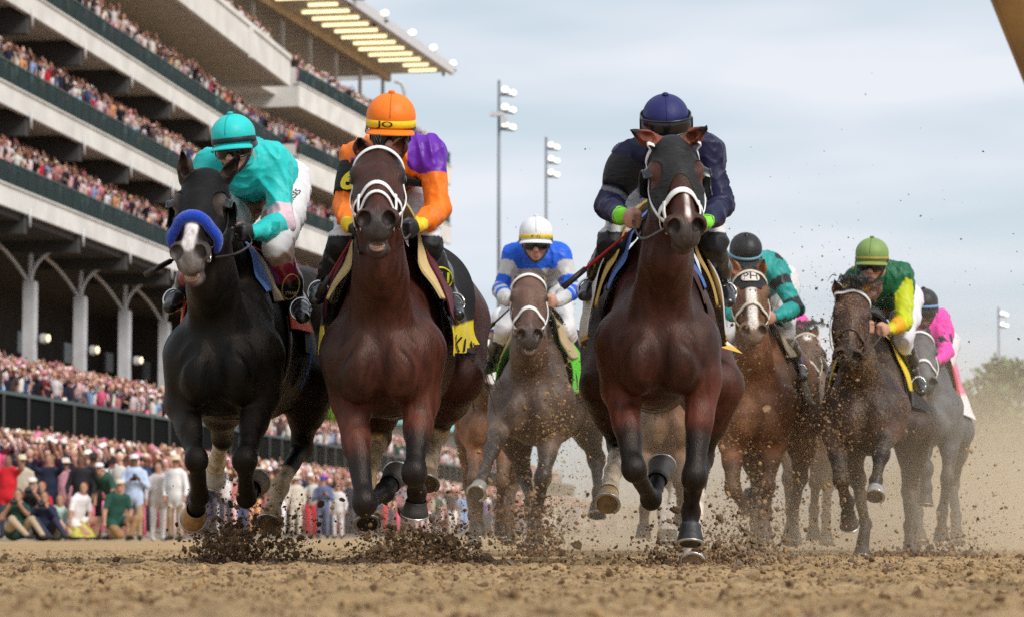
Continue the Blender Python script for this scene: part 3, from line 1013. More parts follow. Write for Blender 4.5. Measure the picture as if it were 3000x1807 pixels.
        colr = np.tile(np.asarray(boots[0], float), (len(S3.V), 1))
        if len(boots) > 1: colr[tt < boots[2]] = boots[1]
        m = MB(); m.add(S3.V + S3.N * ((w3 - .5) * .004)[:, None], [S3.Q], colr)
        bo = m.build('boot', M_boot, Rr.root)
        setattr(Rr, 'S3' + s, S3); setattr(Rr, 'boot' + s, bo)
        # stirrup
        st = MB(); t_ = np.linspace(0, 6.28, 20); c = lerp(an, to, .62)
        st.tube(c + A(0, 0, .012) + .056 * (np.cos(t_)[:, None] * sx * .9 + np.sin(t_)[:, None] * unit(A(0, .3, 1.1))), .006, 6)
        st.build('stirrup', M_metal, bo)
    # ---- cap
    build_cap(Rr, cap, hr, brim)
    if goggles: build_goggles(Rr, goggles)
    return Rr

def build_cap(Rr, cap, hr, brim):
    """cap = (colour, band colour or None, peak colour)"""
    h = Rr.h; rx, ry, rz = .108, .128, .101
    col, band, pk = cap[:3]
    rows, cols = [], []
    ph = np.arange(40) / 40 * 2 * math.pi
    for t in np.linspace(0.0, 1, 20):
        base = t
        V, Cc = [], []
        for p in ph:
            fr = math.cos(p)                       # 1 = front
            umin = -.040 - .034 * (1 - fr) / 2
            u = rz * (1 - 1e-3) * math.cos(t * math.acos(umin / rz))
            s = math.sqrt(max(0, 1 - (u / rz) ** 2))
            if u < 0: s = .55 * s + .45 * 1.0
            V.append(h(rx * s * math.sin(p), ry * s * math.cos(p), u))
            Cc.append(col)
        rows.append(V); cols.append(Cc)
    V = np.array(rows); Cc = np.array(cols, float)
    seam = np.abs((ph / (2 * math.pi) * 6 + .5) % 1 - .5) < .04
    m = MB(); m.grid(V, Cc, closed=True)
    m.grid(np.stack([V[-1], V[-1] * .94 + Rr.hc * .06], 0), Cc[-1:].repeat(2, 0) * .2, closed=True)
    o = m.build('helmet', M_capcloth, Rr.root)
    Rr.helmet = o
    b = MB(); b.ell(h(0, 0, rz + .004), A(.016, .016, .009), Rr.Hf, 12, 8, np.asarray(col) * .8); b.build('cap_button', M_capcloth, o)
    b = MB(); tt = np.linspace(-1.45, 1.45, 30)
    b.tube(np.array([h(0, (ry + .001) * math.sin(x), (rz + .001) * math.cos(x)) for x in tt]), .0016, 5, np.asarray(col) * .55); b.build('cap_seam', M_capcloth, o)
    if band is not None:
        b = MB(); pts, nr = [], []
        for p in np.linspace(0, 2 * math.pi, 49):
            u = -.018 - .024 * (1 - math.cos(p)) / 2; s = math.sqrt(1 - (u / rz) ** 2) * .55 + .45
            pts.append(h((rx * s + .002) * math.sin(p), (ry * s + .002) * math.cos(p), u)); nr.append(unit(pts[-1] - h(0, 0, u)))
        strap(b, np.array(pts), np.array(nr), .030 if len(cap) < 4 else cap[3], .003, band)
        b.build('cap_band', M_capcloth, o)
    if brim:
        W, Nn = [], []
        for e in np.linspace(0, 1, 6):
            r_, n_ = [], []
            for p in np.linspace(-1.25, 1.25, 24):
                u = -.038 - .014 * e - .012 * (1 - math.cos(p)) * 2
                o_ = 1.0 + .0 * e
                ex = .045 * e * max(0, math.cos(p * 1.15)) ** .7
                r_.append(h((rx + ex * .4) * math.sin(p), ry * math.cos(p) + ex, u)); n_.append(Rr.Hf[2])
            W.append(r_); Nn.append(n_)
        b = MB(); b.sheet(np.array(W), np.array(Nn), .005, pk if pk is not None else col)
        b.build('cap_peak', M_capcloth, o)
    # chin strap and harness
    b = MB()
    p = bez([h(s * x, y, z + .014) for s, seq in ((-1, ((.092, .02, -.05), (.080, .02, -.11), (.052, .05, -.165))), (1, ((.001, .074, -.200), (.052, .05, -.165), (.080, .02, -.11), (.092, .02, -.05)))) for x, y, z in seq], 26)
    nr = np.array([unit(x - h(0, 0, -.1)) for x in p]); strap(b, p, nr, .016, .004, (.012, .012, .012))
    b.build('chin_strap', M_plastic, o)

def build_goggles(Rr, where):
    h = Rr.h
    z0, R1, R2, hh = (-.076, .080, .112, .030) if where == 'eyes' else (-.016, .116, .146, .034)
    rows, nr = [], []
    for e in np.linspace(-1, 1, 7):
        r_, n_ = [], []
        for p in np.linspace(-1.2, 1.2, 28):
            nd = max(0, 1 - abs(p) / .25) if (e < 0 and where == 'eyes') else 0
            r_.append(h((R1 + .012) * math.sin(p), (R2 + .014 - .010 * e * e) * math.cos(p) ** .85 , z0 + hh * e * (1 - .55 * nd) * (1 - .25 * (abs(p) / 1.2) ** 3)))
            n_.append(unit(r_[-1] - h(0, 0, z0)))
        rows.append(r_); nr.append(n_)
    V = np.array(rows)
    m = MB(); m.sheet(V, np.array(nr), .012)
    o = m.build('goggles', M_visor, Rr.root)
    fr = MB()
    loop = np.concatenate([V[0], V[:, -1], V[-1][::-1], V[::-1, 0]])
    fr.tube(loop, .0055, 6); fr.build('goggle_frame', M_plastic, o)
    st = MB()
    if where == 'eyes':
        t_ = np.linspace(1.2, 2 * math.pi - 1.2, 26)
        p = np.array([h(.108 * math.sin(x), .126 * math.cos(x) , z0 + .02 * (1 - math.cos(x)) ) for x in t_])
        strap(st, p, np.array([unit(x - h(0, 0, z0)) for x in p]), .03, .004, (.015, .015, .015))
    else:
        t_ = np.linspace(1.15, 2 * math.pi - 1.15, 26)
        p = np.array([h(.117 * math.sin(x), .136 * math.cos(x), z0 + .004) for x in t_])
        strap(st, p, np.array([unit(x - h(0, 0, z0)) for x in p]), .05, .004, (.015, .015, .015))
    st.build('goggle_strap', M_plastic, o)

def limb_t(Rr, n):
    return Rr.info[n][0]

def on_bone(Rr, n):
    return Rr.near == Rr.names.index(n)

def whip(label, a, b, D, h0=.0, col=(.02, .02, .02), flap=True):
    p0, p1 = P(a[0], a[1], D + a[2]), P(b[0], b[1], D + b[2])
    r = empty('riding_whip', p0, label=label, cat='whip')
    m = MB(); m.tube([p0, lerp(p0, p1, .34)], [.015, .013], 8); m.build('grip', M_leather, r)
    m = MB(); m.tube([lerp(p0, p1, .34), lerp(p0, p1, .7), p1], [.007, .006, .005], 7, col); m.build('shaft', M_cloth, r)
    m = MB(); m.tube([p1, lerp(p0, p1, 1.25)], [.014, .012], 6, flat=.35); m.build('flap', M_leather, r)
    return r
# ------------------------------------------------------------------ the field: horses and riders
G_R = 'racehorses galloping towards the camera'
G_J = 'jockeys riding the racehorses'
WHT = (.72, .71, .70)

def pad(H, col, y0=.42, y1=1.15, ph=72, off=.03, name='saddle_pad'):
    return saddle_sheet(H, name, M_cloth, y0, y1, -ph, ph, off, col, .012, wav=.004)

def saddle(H, col=(.02, .015, .013), flapcol=None):
    b = MB(); yy, pp = np.meshgrid(np.linspace(.5, 1.05, 12), np.linspace(-26, 26, 15), indexing='ij')
    p, dr = trunk_pt(H, yy.ravel(), pp.ravel(), .055)
    p = p + A(0, 0, 1) * (.05 * ((yy.ravel() - .78) / .28) ** 2)[:, None]
    b.sheet(p.reshape(12, 15, 3), dr.reshape(12, 15, 3), .02, col)
    o = b.build('saddle', M_boot, H.root)
    for s in (-1, 1) if flapcol else ():
        yy, pp = np.meshgrid(np.linspace(.36, .80, 12), np.linspace(24, 86, 16), indexing='ij')
        ctr = ((yy - .58) / .23) ** 2
        pp2 = 24 + (pp - 24) * np.sqrt(np.clip(1.02 - ctr * .8, .05, 1))
        p, dr = trunk_pt(H, yy.ravel(), (pp2 * s).ravel(), .085)
        V = p.reshape(12, 16, 3); N = dr.reshape(12, 16, 3)
        m = MB(); m.sheet(V, N, .008, flapcol); m.build('saddle_flap', M_cloth, o)
    return o

def girth(H, y=.62, m=None, w=.09):
    th = np.linspace(70, 290, 40); p, dr = trunk_pt(H, np.full(40, y), th, .008)
    b = MB(); strap(b, p, dr, w, .005); return b.build('girth', m or M_leather, H.root)

# =================================================== front left: black horse, teal rider
D1 = 14.0
H1 = build_horse('black racehorse in a black hood with a fluffy blue noseband and grey muzzle', G_R, D1, (646, 1222), -3, .011,
    dict(fl=[(536, 1180, .05), (575, 1345, -.22), (586, 1452, .02), (566, 1515, .24)],
         fr=[(762, 1160, .05), (718, 1345, -.25), (721, 1455, .0), (748, 1416, .22)],
         hl=[(650, 1150, 1.25), (652, 1282, 1.75), (634, 1350, 1.95), (628, 1405, 2.05)],
         hr=[(905, 1120, 1.15), (884, 1312, 1.35), (818, 1424, .98), (786, 1535, .80)]),
    (603, 528, -.30), (550, 752), 5, -.03, (.0095, .0066, .0056), (.005, .0045, .004), ear_gain=4.8, fore_gain=1.2, bend=.13, eyecol=(.085, .070, .064),
    socks=[('hl', .3, .7, (.62, .50, .34)), ('hr', .82, .5, (.48, .36, .22))],
    blaze=[(.36, .52, .0, .032, .030, (.66, .60, .58))],
    ears=[((533, 440, -.42), (546, 528, -.30)), ((700, 456, -.42), (660, 524, -.30))],
    hoofs=dict(fl=((.40, .23, .09), (.36, .22, .10)), fr=((.20, .15, .11), (.1, .08, .06)), hl=((.5, .45, .38), (.55, .42, .28)), hr=((.40, .25, .12), (.45, .33, .19))),
    muzzle=(.16, .14, .13), open_mouth=True, coat=M_coat_black)
hood(H1, M_hoodblack, lambda a, b, c, V: np.minimum.reduce([.335 - a + .10 * np.clip(np.abs(b) / .08, 0, 1) ** 2, a + .02, .11 - np.abs(c + .05) + .06,
    np.sqrt((.8 * (a - .20)) ** 2 + (c - .006) ** 2 + (.75 * (np.abs(b) - .105)) ** 2) - .056,
    np.minimum.reduce([Sculpt.dist(pc(e[0], e[1], .047, .03), V) for e in H1.ears])]))
for s in (-1, 1): blinker(H1, s, m=M_plastic)
b = MB(); th = np.linspace(-118, 118, 40)
p, dr = on_head(H1, .365 + .0 * th + .045 * (np.abs(th) / 118) ** 2, th, .018)
rr = .028 * np.sqrt(np.clip(1.02 - (np.abs(th) / 122) ** 4, .1, 1)); b.tube(p, rr, 14)
b.build('fleece_noseband', M_fleece, H1.root)
for s in (-1, 1):
    head_strap(H1, 'cheek_strap', [.04, .2, .35, .46], [s * 95, s * 104, s * 98, s * 100], .02, M_leather, .010)
    p, _ = on_head(H1, [.462], [s * 100], .014); t_ = np.linspace(0, 6.28, 22)
    r = MB(); r.tube(p[0] + .036 * (np.cos(t_)[:, None] * H1.u + np.sin(t_)[:, None] * H1.nn), .006, 7); r.build('bit_ring', M_metal, H1.root)
saddle_sheet(H1, 'saddle_cloth', M_cloth, .60, .98, -84, 84, .042, (.80, .10, .03), .006, wav=.012)
saddle_sheet(H1, 'lettered_cloth', M_cloth, .85, 1.16, -104, 104, .030, (.012, .012, .014), .005, wav=.008)
saddle_sheet(H1, 'blanket_edge', M_cloth, .36, .48, -44, 44, .020, (.12, .25, .60), .012)
pad(H1, (.52, .38, .20), .46, .9, 54, .022)
saddle(H1); girth(H1)
rein(H1, [H1.q(.46, .085, -.09), P(690, 745, D1 - .45), P(735, 715, D1 - .2), P(728, 690, D1 - .08)], .014)
b = MB(); p, dr = trunk_pt(H1, np.linspace(.98, .90, 14), np.linspace(92, 135, 14), .03); strap(b, p, dr, .06, .004); b.build('girth_strap', mat('blue_webbing', (.02, .13, .50)), H1.root)
TEAL = np.array(srgb(40, 200, 196)) * .9
PINK = np.array((.70, .50, .56))
def silk1(V, R):
    C = np.tile(TEAL, (len(V), 1))
    t = limb_t(R, 'upR'); C[on_bone(R, 'upR') & (t > .74)] = PINK
    t = limb_t(R, 'loR'); C[on_bone(R, 'loR') & (t < .16)] = PINK
    t = limb_t(R, 'upL'); C[on_bone(R, 'upL') & (t > .74)] = PINK
    return C
def breech1(V, R):
    C = np.tile((.70, .68, .68), (len(V), 1)); 
    for s in 'LR':
        kn, an = R.j['kn' + s], R.j['an' + s]; t = ((V - kn) @ (an - kn)) / ((an - kn) @ (an - kn))
        C[(t > .0) & (np.linalg.norm(V - lerp(kn, an, .2), axis=1) < .13)] = (.42, .29, .24)
    return C
J1 = build_rider('jockey in turquoise silks with pink sleeve bands and turquoise cap', D1,
    dict(head=(683, 394, .08), shL=(622, 482, .36), shR=(806, 478, .42), elL=(590, 610, .30), elR=(826, 655, .32),
         wrL=(640, 690, -.04), wrR=(748, 684, -.02), haR=(700, 684, -.10), haL=(660, 690, -.12), pel=(800, 520, .98),
         knL=(590, 760, .35), knR=(812, 730, .20), anL=(527, 862, .60), anR=(870, 884, .36), toL=(498, 900, .40), toR=(888, 930, .14)),
    .104, 14, -12, 5, .0075, silk1, breech1, ((.013, .013, .015), (.20, .015, .035), .52), (TEAL, (.012, .02, .022), TEAL, .026), glove=(.012, .012, .013), seed=1)
# =================================================== front middle: bay horse, orange rider
D2 = 13.5
H2 = build_horse('bay racehorse with plain face and white bridle over a black saddle cloth edged yellow', G_R, D2, (1116, 1214), -1.5, .011,
    dict(fl=[(1026, 1170, .06), (1068, 1472, -.20), (1128, 1440, .08), (1158, 1392, .24)],
         fr=[(1230, 1170, .02), (1214, 1385, -.22), (1222, 1440, -.02), (1216, 1502, .02)],
         hl=[(1090, 1170, 1.2), (1112, 1275, 1.35), (1072, 1420, .95), (1077, 1535, .80)],
         hr=[(1330, 1110, 1.2), (1282, 1265, 1.55), (1258, 1360, 1.35), (1250, 1420, 1.25)]),
    (1109, 462, -.33), (1103, 652), 0, .0, (.037, .0098, .0057), (.006, .005, .005), fore_gain=2.4, bend=.12,
    socks=[('hr', .2, .8, (.52, .40, .26)), ('hl', .3, .2, (.5, .36, .2))],
    blaze=[(.06, .075, .004, .008, .008, (.5, .42, .36))],
    ears=[((1053, 405, -.38), (1062, 452, -.30)), ((1187, 398, -.38), (1165, 450, -.30))],
    hoofs=dict(fl=((.045, .040, .036), (.012, .011, .011)), fr=((.035, .03, .028), (.012, .011, .011)), hl=((.050, .044, .038), (.10, .075, .05)), hr=((.3, .2, .1), (.4, .3, .2))),
    muzzle=(.035, .030, .030), open_mouth=True)
bridle(H2, M_whitestrap, w=.020, nose_a=.34, nb_w=.028, low=True, fit=.008)
head_strap(H2, 'noseband', [.44, .405, .44], [-130, 0, 130], .018, M_whitestrap, .010)
forelock(H2, 12, .045, -.02, .005, .0)
def band2(yy, pp): return np.abs(pp) > 89
saddle_sheet(H2, 'saddle_cloth', M_cloth, .46, 1.22, -114, 114, .080, (.011, .011, .012), .006, band=[(band2, (.80, .62, .02))], wav=.015, n=(20, 90), lift=.16)
pad(H2, (.60, .45, .20), .28, .95, 66, .075)
saddle(H2, flapcol=(.10, .008, .02)); girth(H2)
rein(H2, [H2.q(.46, -.085, -.09), P(1052, 740, D2 - .4), P(1040, 720, D2 - .15), P(1042, 682, D2 - .06)], .014); rein(H2, [H2.q(.46, .085, -.09), P(1185, 700, D2 - .35), P(1205, 684, D2 - .06)], .014)
ORG, PUR, YEL = np.array((.86, .185, .012)), np.array((.13, .018, .36)), np.array((.85, .58, .02))
def silk2(V, R):
    C = np.tile(ORG, (len(V), 1)); L = (V - R.C)
    sxx = L @ R.sx
    for s, n_ in ((1, 'R'), (-1, 'L')):
        t = limb_t(R, 'up' + n_)
        if s > 0: m_ = (sxx > .062) & (t < .40) & (L[:, 2] > -.125 + .55 * np.clip(.17 - sxx, 0, 1))
        else: m_ = (sxx < -.10) & (t > .16) & (t < .42) & (sxx > -.20)
        C[m_] = PUR
        C[on_bone(R, 'lo' + n_) & (limb_t(R, 'lo' + n_) > .84)] = YEL
    return C
J2 = build_rider('jockey in orange silks with purple shoulders and orange cap banded yellow', D2,
    dict(head=(1146, 340, .10), shL=(1050, 462, .38), shR=(1260, 450, .38), elL=(1012, 598, .32), elR=(1280, 618, .32),
         wrL=(1030, 668, -.02), wrR=(1226, 664, -.02), haL=(1056, 680, -.10), haR=(1196, 676, -.10), pel=(1168, 480, .98),
         knL=(1006, 712, .30), knR=(1248, 712, .30), anL=(948, 838, .60), anR=(1312, 862, .60), toL=(924, 878, .40), toR=(1340, 922, .40)),
    .114, 18, 0, -2, .0075, silk2, lambda V, R: np.where((V[:, 2] > R.j['knR'][2] + .03)[:, None] & (V[:, 1:2] > 0), A(.70, .69, .70), A(.012, .012, .013)), ((.013, .013, .014), (.03, .03, .033), .62),
    (ORG, YEL, ORG, .034), glove=(.012, .012, .013), seed=2)
# =================================================== front right: dark bay, navy rider
D3 = 13.6
H3 = build_horse('dark bay racehorse in a grey-black hood with white noseband and pricked ears', G_R, D3, (1928, 1193), -1, .011,
    dict(fl=[(1818, 1140, .08), (1858, 1372, -.18), (1908, 1462, .10), (1938, 1366, .28)],
         fr=[(2058, 1105, .0), (2034, 1395, -.14), (2024, 1500, .0), (2022, 1592, -.05)],
         hl=[(1780, 1130, 1.25), (1815, 1308, 1.45), (1796, 1380, 1.05), (1777, 1478, .85)],
         hr=[(2095, 1130, 1.2), (2056, 1340, 1.3), (2030, 1560, .9), (2028, 1657, .62)]),
    (1968, 432, -.33), (2011, 676), -3, .02, (.036, .0088, .0050), (.006, .005, .005), ear_gain=4.2, fore_gain=2.8, eyecol=(.10, .035, .022),
    socks=[('hl', .55, .5, (.62, .50, .36)), ('hr', .6, .6, (.6, .5, .4))],
    blaze=[(.20, .33, .0, .006, .011, (.75, .70, .66)), (.36, .50, .012, .009, .010, (.72, .62, .58)), (.49, .53, .014, .010, .014, (.62, .33, .30))],
    ears=[((1848, 380, -.45), (1924, 420, -.33)), ((2073, 372, -.45), (2008, 418, -.33))],
    hoofs=dict(hl=((.42, .27, .13), (.02, .015, .012)), hr=((.55, .42, .30), (.5, .42, .34)), fl=((.075, .07, .065), (.02, .02, .02)), fr=((.018, .017, .016), (.03, .03, .03))),
    muzzle=(.050, .040, .036))
hood(H3, M_lyc, lambda a, b, c, V: np.minimum.reduce([.27 - a + .14 * np.clip(np.abs(b) / .085, 0, 1) ** 2, a + .02, .11 - np.abs(c + .05) + .06,
    np.sqrt((.8 * (a - .20)) ** 2 + (c - .006) ** 2 + (.75 * (np.abs(b) - .105)) ** 2) - .056,
    np.minimum.reduce([Sculpt.dist(pc(e[0], e[1], .050, .034), V) for e in H3.ears])]))
for s in (-1, 1): blinker(H3, s, r=.075)
bridle(H3, M_whitestrap, w=.022, nose_a=.37, nb_w=.034, low=True, fit=.009, brow=False)
for s in (-1, 1): head_strap(H3, 'browband', [.045, .06], [s * 40, s * 84], .024, M_whitestrap, .012, th_=.0035, r0=.165)
rein(H3, [H3.q(.46, -.07, -.08), P(1880, 700, D3 - .3), P(1850, 645, D3 - .08)])
saddle_sheet(H3, 'saddle_cloth', M_cloth, .42, 1.2, -104, 104, .095, (.68, .67, .66), .006, band=[(lambda yy, pp: np.abs(pp) > 101.5, (.62, .40, .08))], wav=.018, n=(16, 90))
saddle_sheet(H3, 'blanket_edge', M_cloth, .36, .52, -58, 58, .040, (.14, .24, .62), .012)
pad(H3, (.55, .36, .10), .36, .9, 78, .075)
saddle(H3); girth(H3)
N3 = np.array((.0085, .0085, .040))
GRN = np.array((.22, .75, .03))
def silk3(V, R):
    C = np.tile(N3, (len(V), 1))
    for n_ in 'LR':
        t = limb_t(R, 'lo' + n_); on = on_bone(R, 'lo' + n_)
        C[on & (t > .86)] = GRN; C[on & (t > .915) & (t < .945)] = (.01, .01, .01)
    t = limb_t(R, 'upL'); C[on_bone(R, 'upL') & (t > .70) & (t < .78)] = (.16, .16, .18)
    return C
J3 = build_rider('jockey in plain navy silks and navy cap with goggles pushed up on it', D3,
    dict(head=(1950, 340, .12), shL=(1846, 462, .38), shR=(2072, 444, .38), elL=(1782, 605, .34), elR=(2112, 600, .34),
         wrL=(1824, 636, -.02), wrR=(2068, 655, -.02), haL=(1858, 648, -.10), haR=(2040, 672, -.10), pel=(1985, 470, .98),
         knL=(1793, 712, .30), knR=(2087, 712, .30), anL=(1740, 838, .60), anR=(2114, 842, .60), toL=(1714, 866, .42), toR=(2134, 884, .42)),
    .108, 26, 0, 2, .0075, silk3, lambda V, R: np.where((V[:, 2] > R.j['knR'][2] + .05)[:, None], A(.66, .65, .64), A(.012, .012, .014)), ((.012, .012, .014),), (np.array((.016, .018, .10)), None, np.array((.016, .018, .10))), goggles='cap', seed=3)
# =================================================== middle: brown horse, blue and white rider
D4 = 19.6
H4 = build_horse('dusty brown racehorse in a white bridle with green cloth flapping at both sides', G_R, D4, (1548, 1300), -8, .0135,
    dict(fl=[(1470, 1235, .0), (1442, 1315, -.35), (1415, 1400, -.60), (1394, 1446, -.72)],
         fr=[(1612, 1270, .05), (1592, 1395, -.12), (1572, 1500, .0), (1562, 1600, -.05)],
         hl=[(1500, 1240, 1.25), (1535, 1390, 1.6), (1555, 1470, 1.4), (1570, 1560, 1.3)],
         hr=[(1705, 1215, 1.2), (1748, 1345, 1.5), (1752, 1440, 1.25), (1748, 1510, 1.15)]),
    (1549, 817, -.30), (1551, 988), 0, .0, (.072, .045, .034), (.030, .024, .021),
    ears=[((1508, 812, -.22), (1518, 828, -.28)), ((1592, 812, -.22), (1581, 828, -.28))],
    hoofs=dict(fl=((.22, .20, .17), (.08, .07, .06))), muzzle=(.05, .042, .040), coat=M_coat_dusty, open_mouth=True,
    blaze=[(.545, .56, .005, .014, .012, (.45, .2, .13))])
bridle(H4, M_whitestrap, w=.024, nose_a=.355, nb_w=.030, fit=.008)
saddle_sheet(H4, 'saddle_cloth', M_cloth, .40, .85, -104, 104, .045, (.10, .55, .03), .006, wav=.02)
saddle_sheet(H4, 'lettered_cloth', M_cloth, .85, 1.45, -112, 112, .028, (.012, .012, .014), .005, band=[(lambda yy, pp: np.abs(np.abs(pp) - 72) < 4, (.55, .40, .08))], wav=.008)
pad(H4, (.45, .33, .18), .36, .9, 56, .055)
saddle(H4); girth(H4)
rein(H4, [H4.q(.46, -.085, -.09), P(1508, 960, D4 - .3), P(1504, 900, D4 - .05)], .018); rein(H4, [H4.q(.46, .085, -.09), P(1600, 960, D4 - .3), P(1616, 900, D4 - .05)], .018)
BLU = np.array((.010, .105, .62)); GRY = np.array((.52, .51, .50))
def silk4(V, R):
    C = np.tile(BLU, (len(V), 1))
    for n_ in 'LR':
        t = limb_t(R, 'up' + n_); C[on_bone(R, 'up' + n_) & (t > .22)] = GRY
        C[on_bone(R, 'up' + n_) & (t > .62) & (t < .86)] = BLU
        t = limb_t(R, 'lo' + n_); o = on_bone(R, 'lo' + n_); C[o] = GRY; C[o & (t < .18)] = BLU
        C[o & (t > .18) & (t < .30)] = GRY; C[o & (t > .30) & (t < .48)] = BLU
    L = V - R.C; C[on_bone(R, 'tor') & (L[:, 2] < -.09)] = GRY * .75
    return C
J4 = build_rider('jockey in blue silks with grey hooped sleeves and a white cap banded yellow', D4,
    dict(head=(1570, 680, .10), shL=(1504, 752, .36), shR=(1640, 750, .36), elL=(1466, 850, .30), elR=(1672, 852, .30),
         wrL=(1490, 884, .0), wrR=(1632, 884, .0), haL=(1508, 880, -.08), haR=(1614, 884, -.08), pel=(1585, 800, .98),
         knL=(1478, 965, .42), knR=(1655, 965, .42), anL=(1440, 1065, .8), anR=(1702, 1085, .8), toL=(1420, 1085, .6), toR=(1720, 1125, .6)),
    .112, 10, 0, 0, .0095, silk4, (.66, .65, .65), ((.014, .014, .015),), (np.array((.74, .74, .76)), np.array((.62, .48, .03)), np.array((.74, .74, .76)), .026), seed=4)
# =================================================== right middle: chestnut in PH hood
D5 = 19.8
H5 = build_horse('chestnut racehorse with a broad white blaze and a black hood lettered PH', G_R, D5, (2214, 1322), -8, .0135,
    dict(fl=[(2140, 1290, .0), (2148, 1430, -.2), (2186, 1490, .05), (2200, 1455, .25)],
         fr=[(2268, 1290, .0), (2248, 1420, -.1), (2242, 1500, .0), (2238, 1585, -.05)],
         hl=[(2210, 1290, 1.3), (2225, 1440, 1.5), (2215, 1530, 1.2), (2212, 1600, 1.1)],
         hr=[(2352, 1240, 1.2), (2345, 1400, 1.5), (2322, 1500, 1.3), (2312, 1590, 1.2)]),
    (2195, 807, -.30), (2208, 976), 2, .0, (.125, .048, .022), (.085, .040, .022),
    blaze=[(.20, .52, .0, .036, .030, (.70, .64, .58))],
    ears=[((2141, 752, -.42), (2158, 806, -.30)), ((2239, 756, -.42), (2226, 806, -.30))], muzzle=(.20, .14, .11), coat=M_coat_splat)
hood(H5, M_lyc, lambda a, b, c, V: np.minimum.reduce([.205 - a - .0 * b, a + .01, .11 - np.abs(c + .05) + .06,
    np.sqrt((.8 * (a - .20)) ** 2 + (c - .006) ** 2 + (.75 * (np.abs(b) - .105)) ** 2) - .056,
    np.minimum.reduce([Sculpt.dist(pc(e[0], e[1], .047, .03), V) for e in H5.ears])]))
bridle(H5, M_creamstrap, w=.020, nose_a=.345, nb_w=.028, fit=.010)
bb = MB(); t_ = np.linspace(0, 2 * math.pi, 29)[:-1]
rings = []
for k in np.linspace(.02, 1, 6):
    p, dr = on_head(H5, .105 - .040 * k * np.sin(t_), np.degrees(np.arctan2(.066 * k * np.cos(t_), .13)), .011); rings.append(p)
bb.grid(np.array(rings), (.66, .60, .52), closed=True); PHB = bb.build('hood_patch', M_cloth, H5.root, solid=.003)
saddle_sheet(H5, 'saddle_cloth', M_cloth, .75, 1.30, -100, 100, .030, (.50, .47, .44), .006, band=[(lambda yy, pp: np.abs(pp) < 62, (.10, .09, .22))], wav=.014)
pad(H5, (.48, .38, .27), .40, .9, 44, .050)
saddle(H5); girth(H5)
TL5 = np.array((.010, .30, .27))
def silk5(V, R):
    C = np.tile(TL5, (len(V), 1))
    t = limb_t(R, 'upR'); C[on_bone(R, 'upR') & ((t % .5) > .30)] = (.010, .012, .014)
    C[on_bone(R, 'loR') & (limb_t(R, 'loR') < .12)] = (.010, .012, .014)
    return C
J5 = build_rider('jockey in teal and black silks and black cap with a pale blue band', D5,
    dict(head=(2185, 728, .12), shL=(2135, 790, .36), shR=(2262, 780, .40), elL=(2120, 890, .30), elR=(2330, 905, .30),
         wrL=(2150, 930, .0), wrR=(2272, 930, .0), haL=(2165, 930, -.08), haR=(2250, 934, -.08), pel=(2262, 815, .98),
         knL=(2130, 985, .42), knR=(2296, 975, .42), anL=(2105, 1070, .8), anR=(2335, 1075, .8), toL=(2090, 1095, .6), toR=(2350, 1108, .6)),
    .110, 32, -2, -2, .0095, silk5, (.60, .58, .58), ((.10, .085, .07),), (np.array((.014, .014, .016)), np.array((.20, .42, .52)), np.array((.014, .014, .016)), .020), seed=5)
# =================================================== right: bay with flying forelock, green rider
D6 = 19.5
H6 = build_horse('mud-spattered bay racehorse with a flying dark forelock and a white stitched browband', G_R, D6, (2530, 1326), -9, .0135,
    dict(fl=[(2445, 1265, .03), (2465, 1405, -.15), (2480, 1470, .1), (2488, 1538, .2)],
         fr=[(2606, 1255, -.05), (2582, 1325, -.36), (2567, 1408, -.46), (2562, 1455, -.55)],
         hl=[(2470, 1270, 1.1), (2512, 1405, .95), (2534, 1535, .5), (2522, 1640, .3)],
         hr=[(2678, 1255, 1.2), (2664, 1440, 1.5), (2666, 1540, 1.15), (2668, 1625, 1.05)]),
    (2502, 857, -.30), (2484, 1052), 2, .0, (.040, .0165, .0125), (.012, .010, .010),
    ears=[((2444, 816, -.40), (2457, 868, -.30)), ((2585, 818, -.30), (2556, 868, -.28))], muzzle=(.020, .017, .016), coat=M_coat_splat,
    hoofs=dict(fr=((.30, .29, .28), (.03, .03, .03))))
bridle(H6, M_brownlea, w=.016, nose_a=.36, nb_w=.020, brow=False, fit=.006)
head_strap(H6, 'browband', [.085, .05, .085], [-92, 0, 92], .020, M_whitestrap, .008)
forelock(H6, 130, .11, -.05, .040, .035); mane(H6, 110, .06)
saddle_sheet(H6, 'saddle_cloth', M_cloth, .58, .92, -88, 88, .036, (.74, .54, .02), .006, wav=.008)
saddle_sheet(H6, 'lettered_cloth', M_cloth, .92, 1.35, -105, 105, .024, (.02, .02, .024), .005, band=[(lambda yy, pp: np.abs(pp) < 70, (.74, .54, .02))], wav=.008)
saddle(H6); girth(H6)
rein(H6, [H6.q(.46, .07, -.08), P(2560, 1010, D6 - .3), P(2590, 970, D6 - .05)], .018)
rein(H6, [H6.q(.46, -.075, -.08), P(2432, 1000, D6 - .45), P(2436, 930, D6 - .1), P(2470, 900, D6 + .2)], .018)
DG, LIM, ORA = np.array((.004, .105, .042)), np.array((.50, .56, .01)), np.array((.72, .30, .01))
def silk6(V, R):
    C = np.tile(DG, (len(V), 1)); L = V - R.C
    for n_ in 'LR':
        o = on_bone(R, 'up' + n_) & (limb_t(R, 'up' + n_) > .18) | on_bone(R, 'lo' + n_)
        w = sstep(.1, .8, waves(V, 22, 8)); C[o] = (LIM + (ORA - LIM) * w[:, None] * .8)[o]
    C[on_bone(R, 'tor') & (np.abs(L @ R.sx + .10) < .05) & (L[:, 2] < -.03)] = ORA
    C[(L[:, 1] > .1) & (np.abs(L @ R.sx) < .10) & (L[:, 2] > .05)] = (.7, .42, .01)
    return C
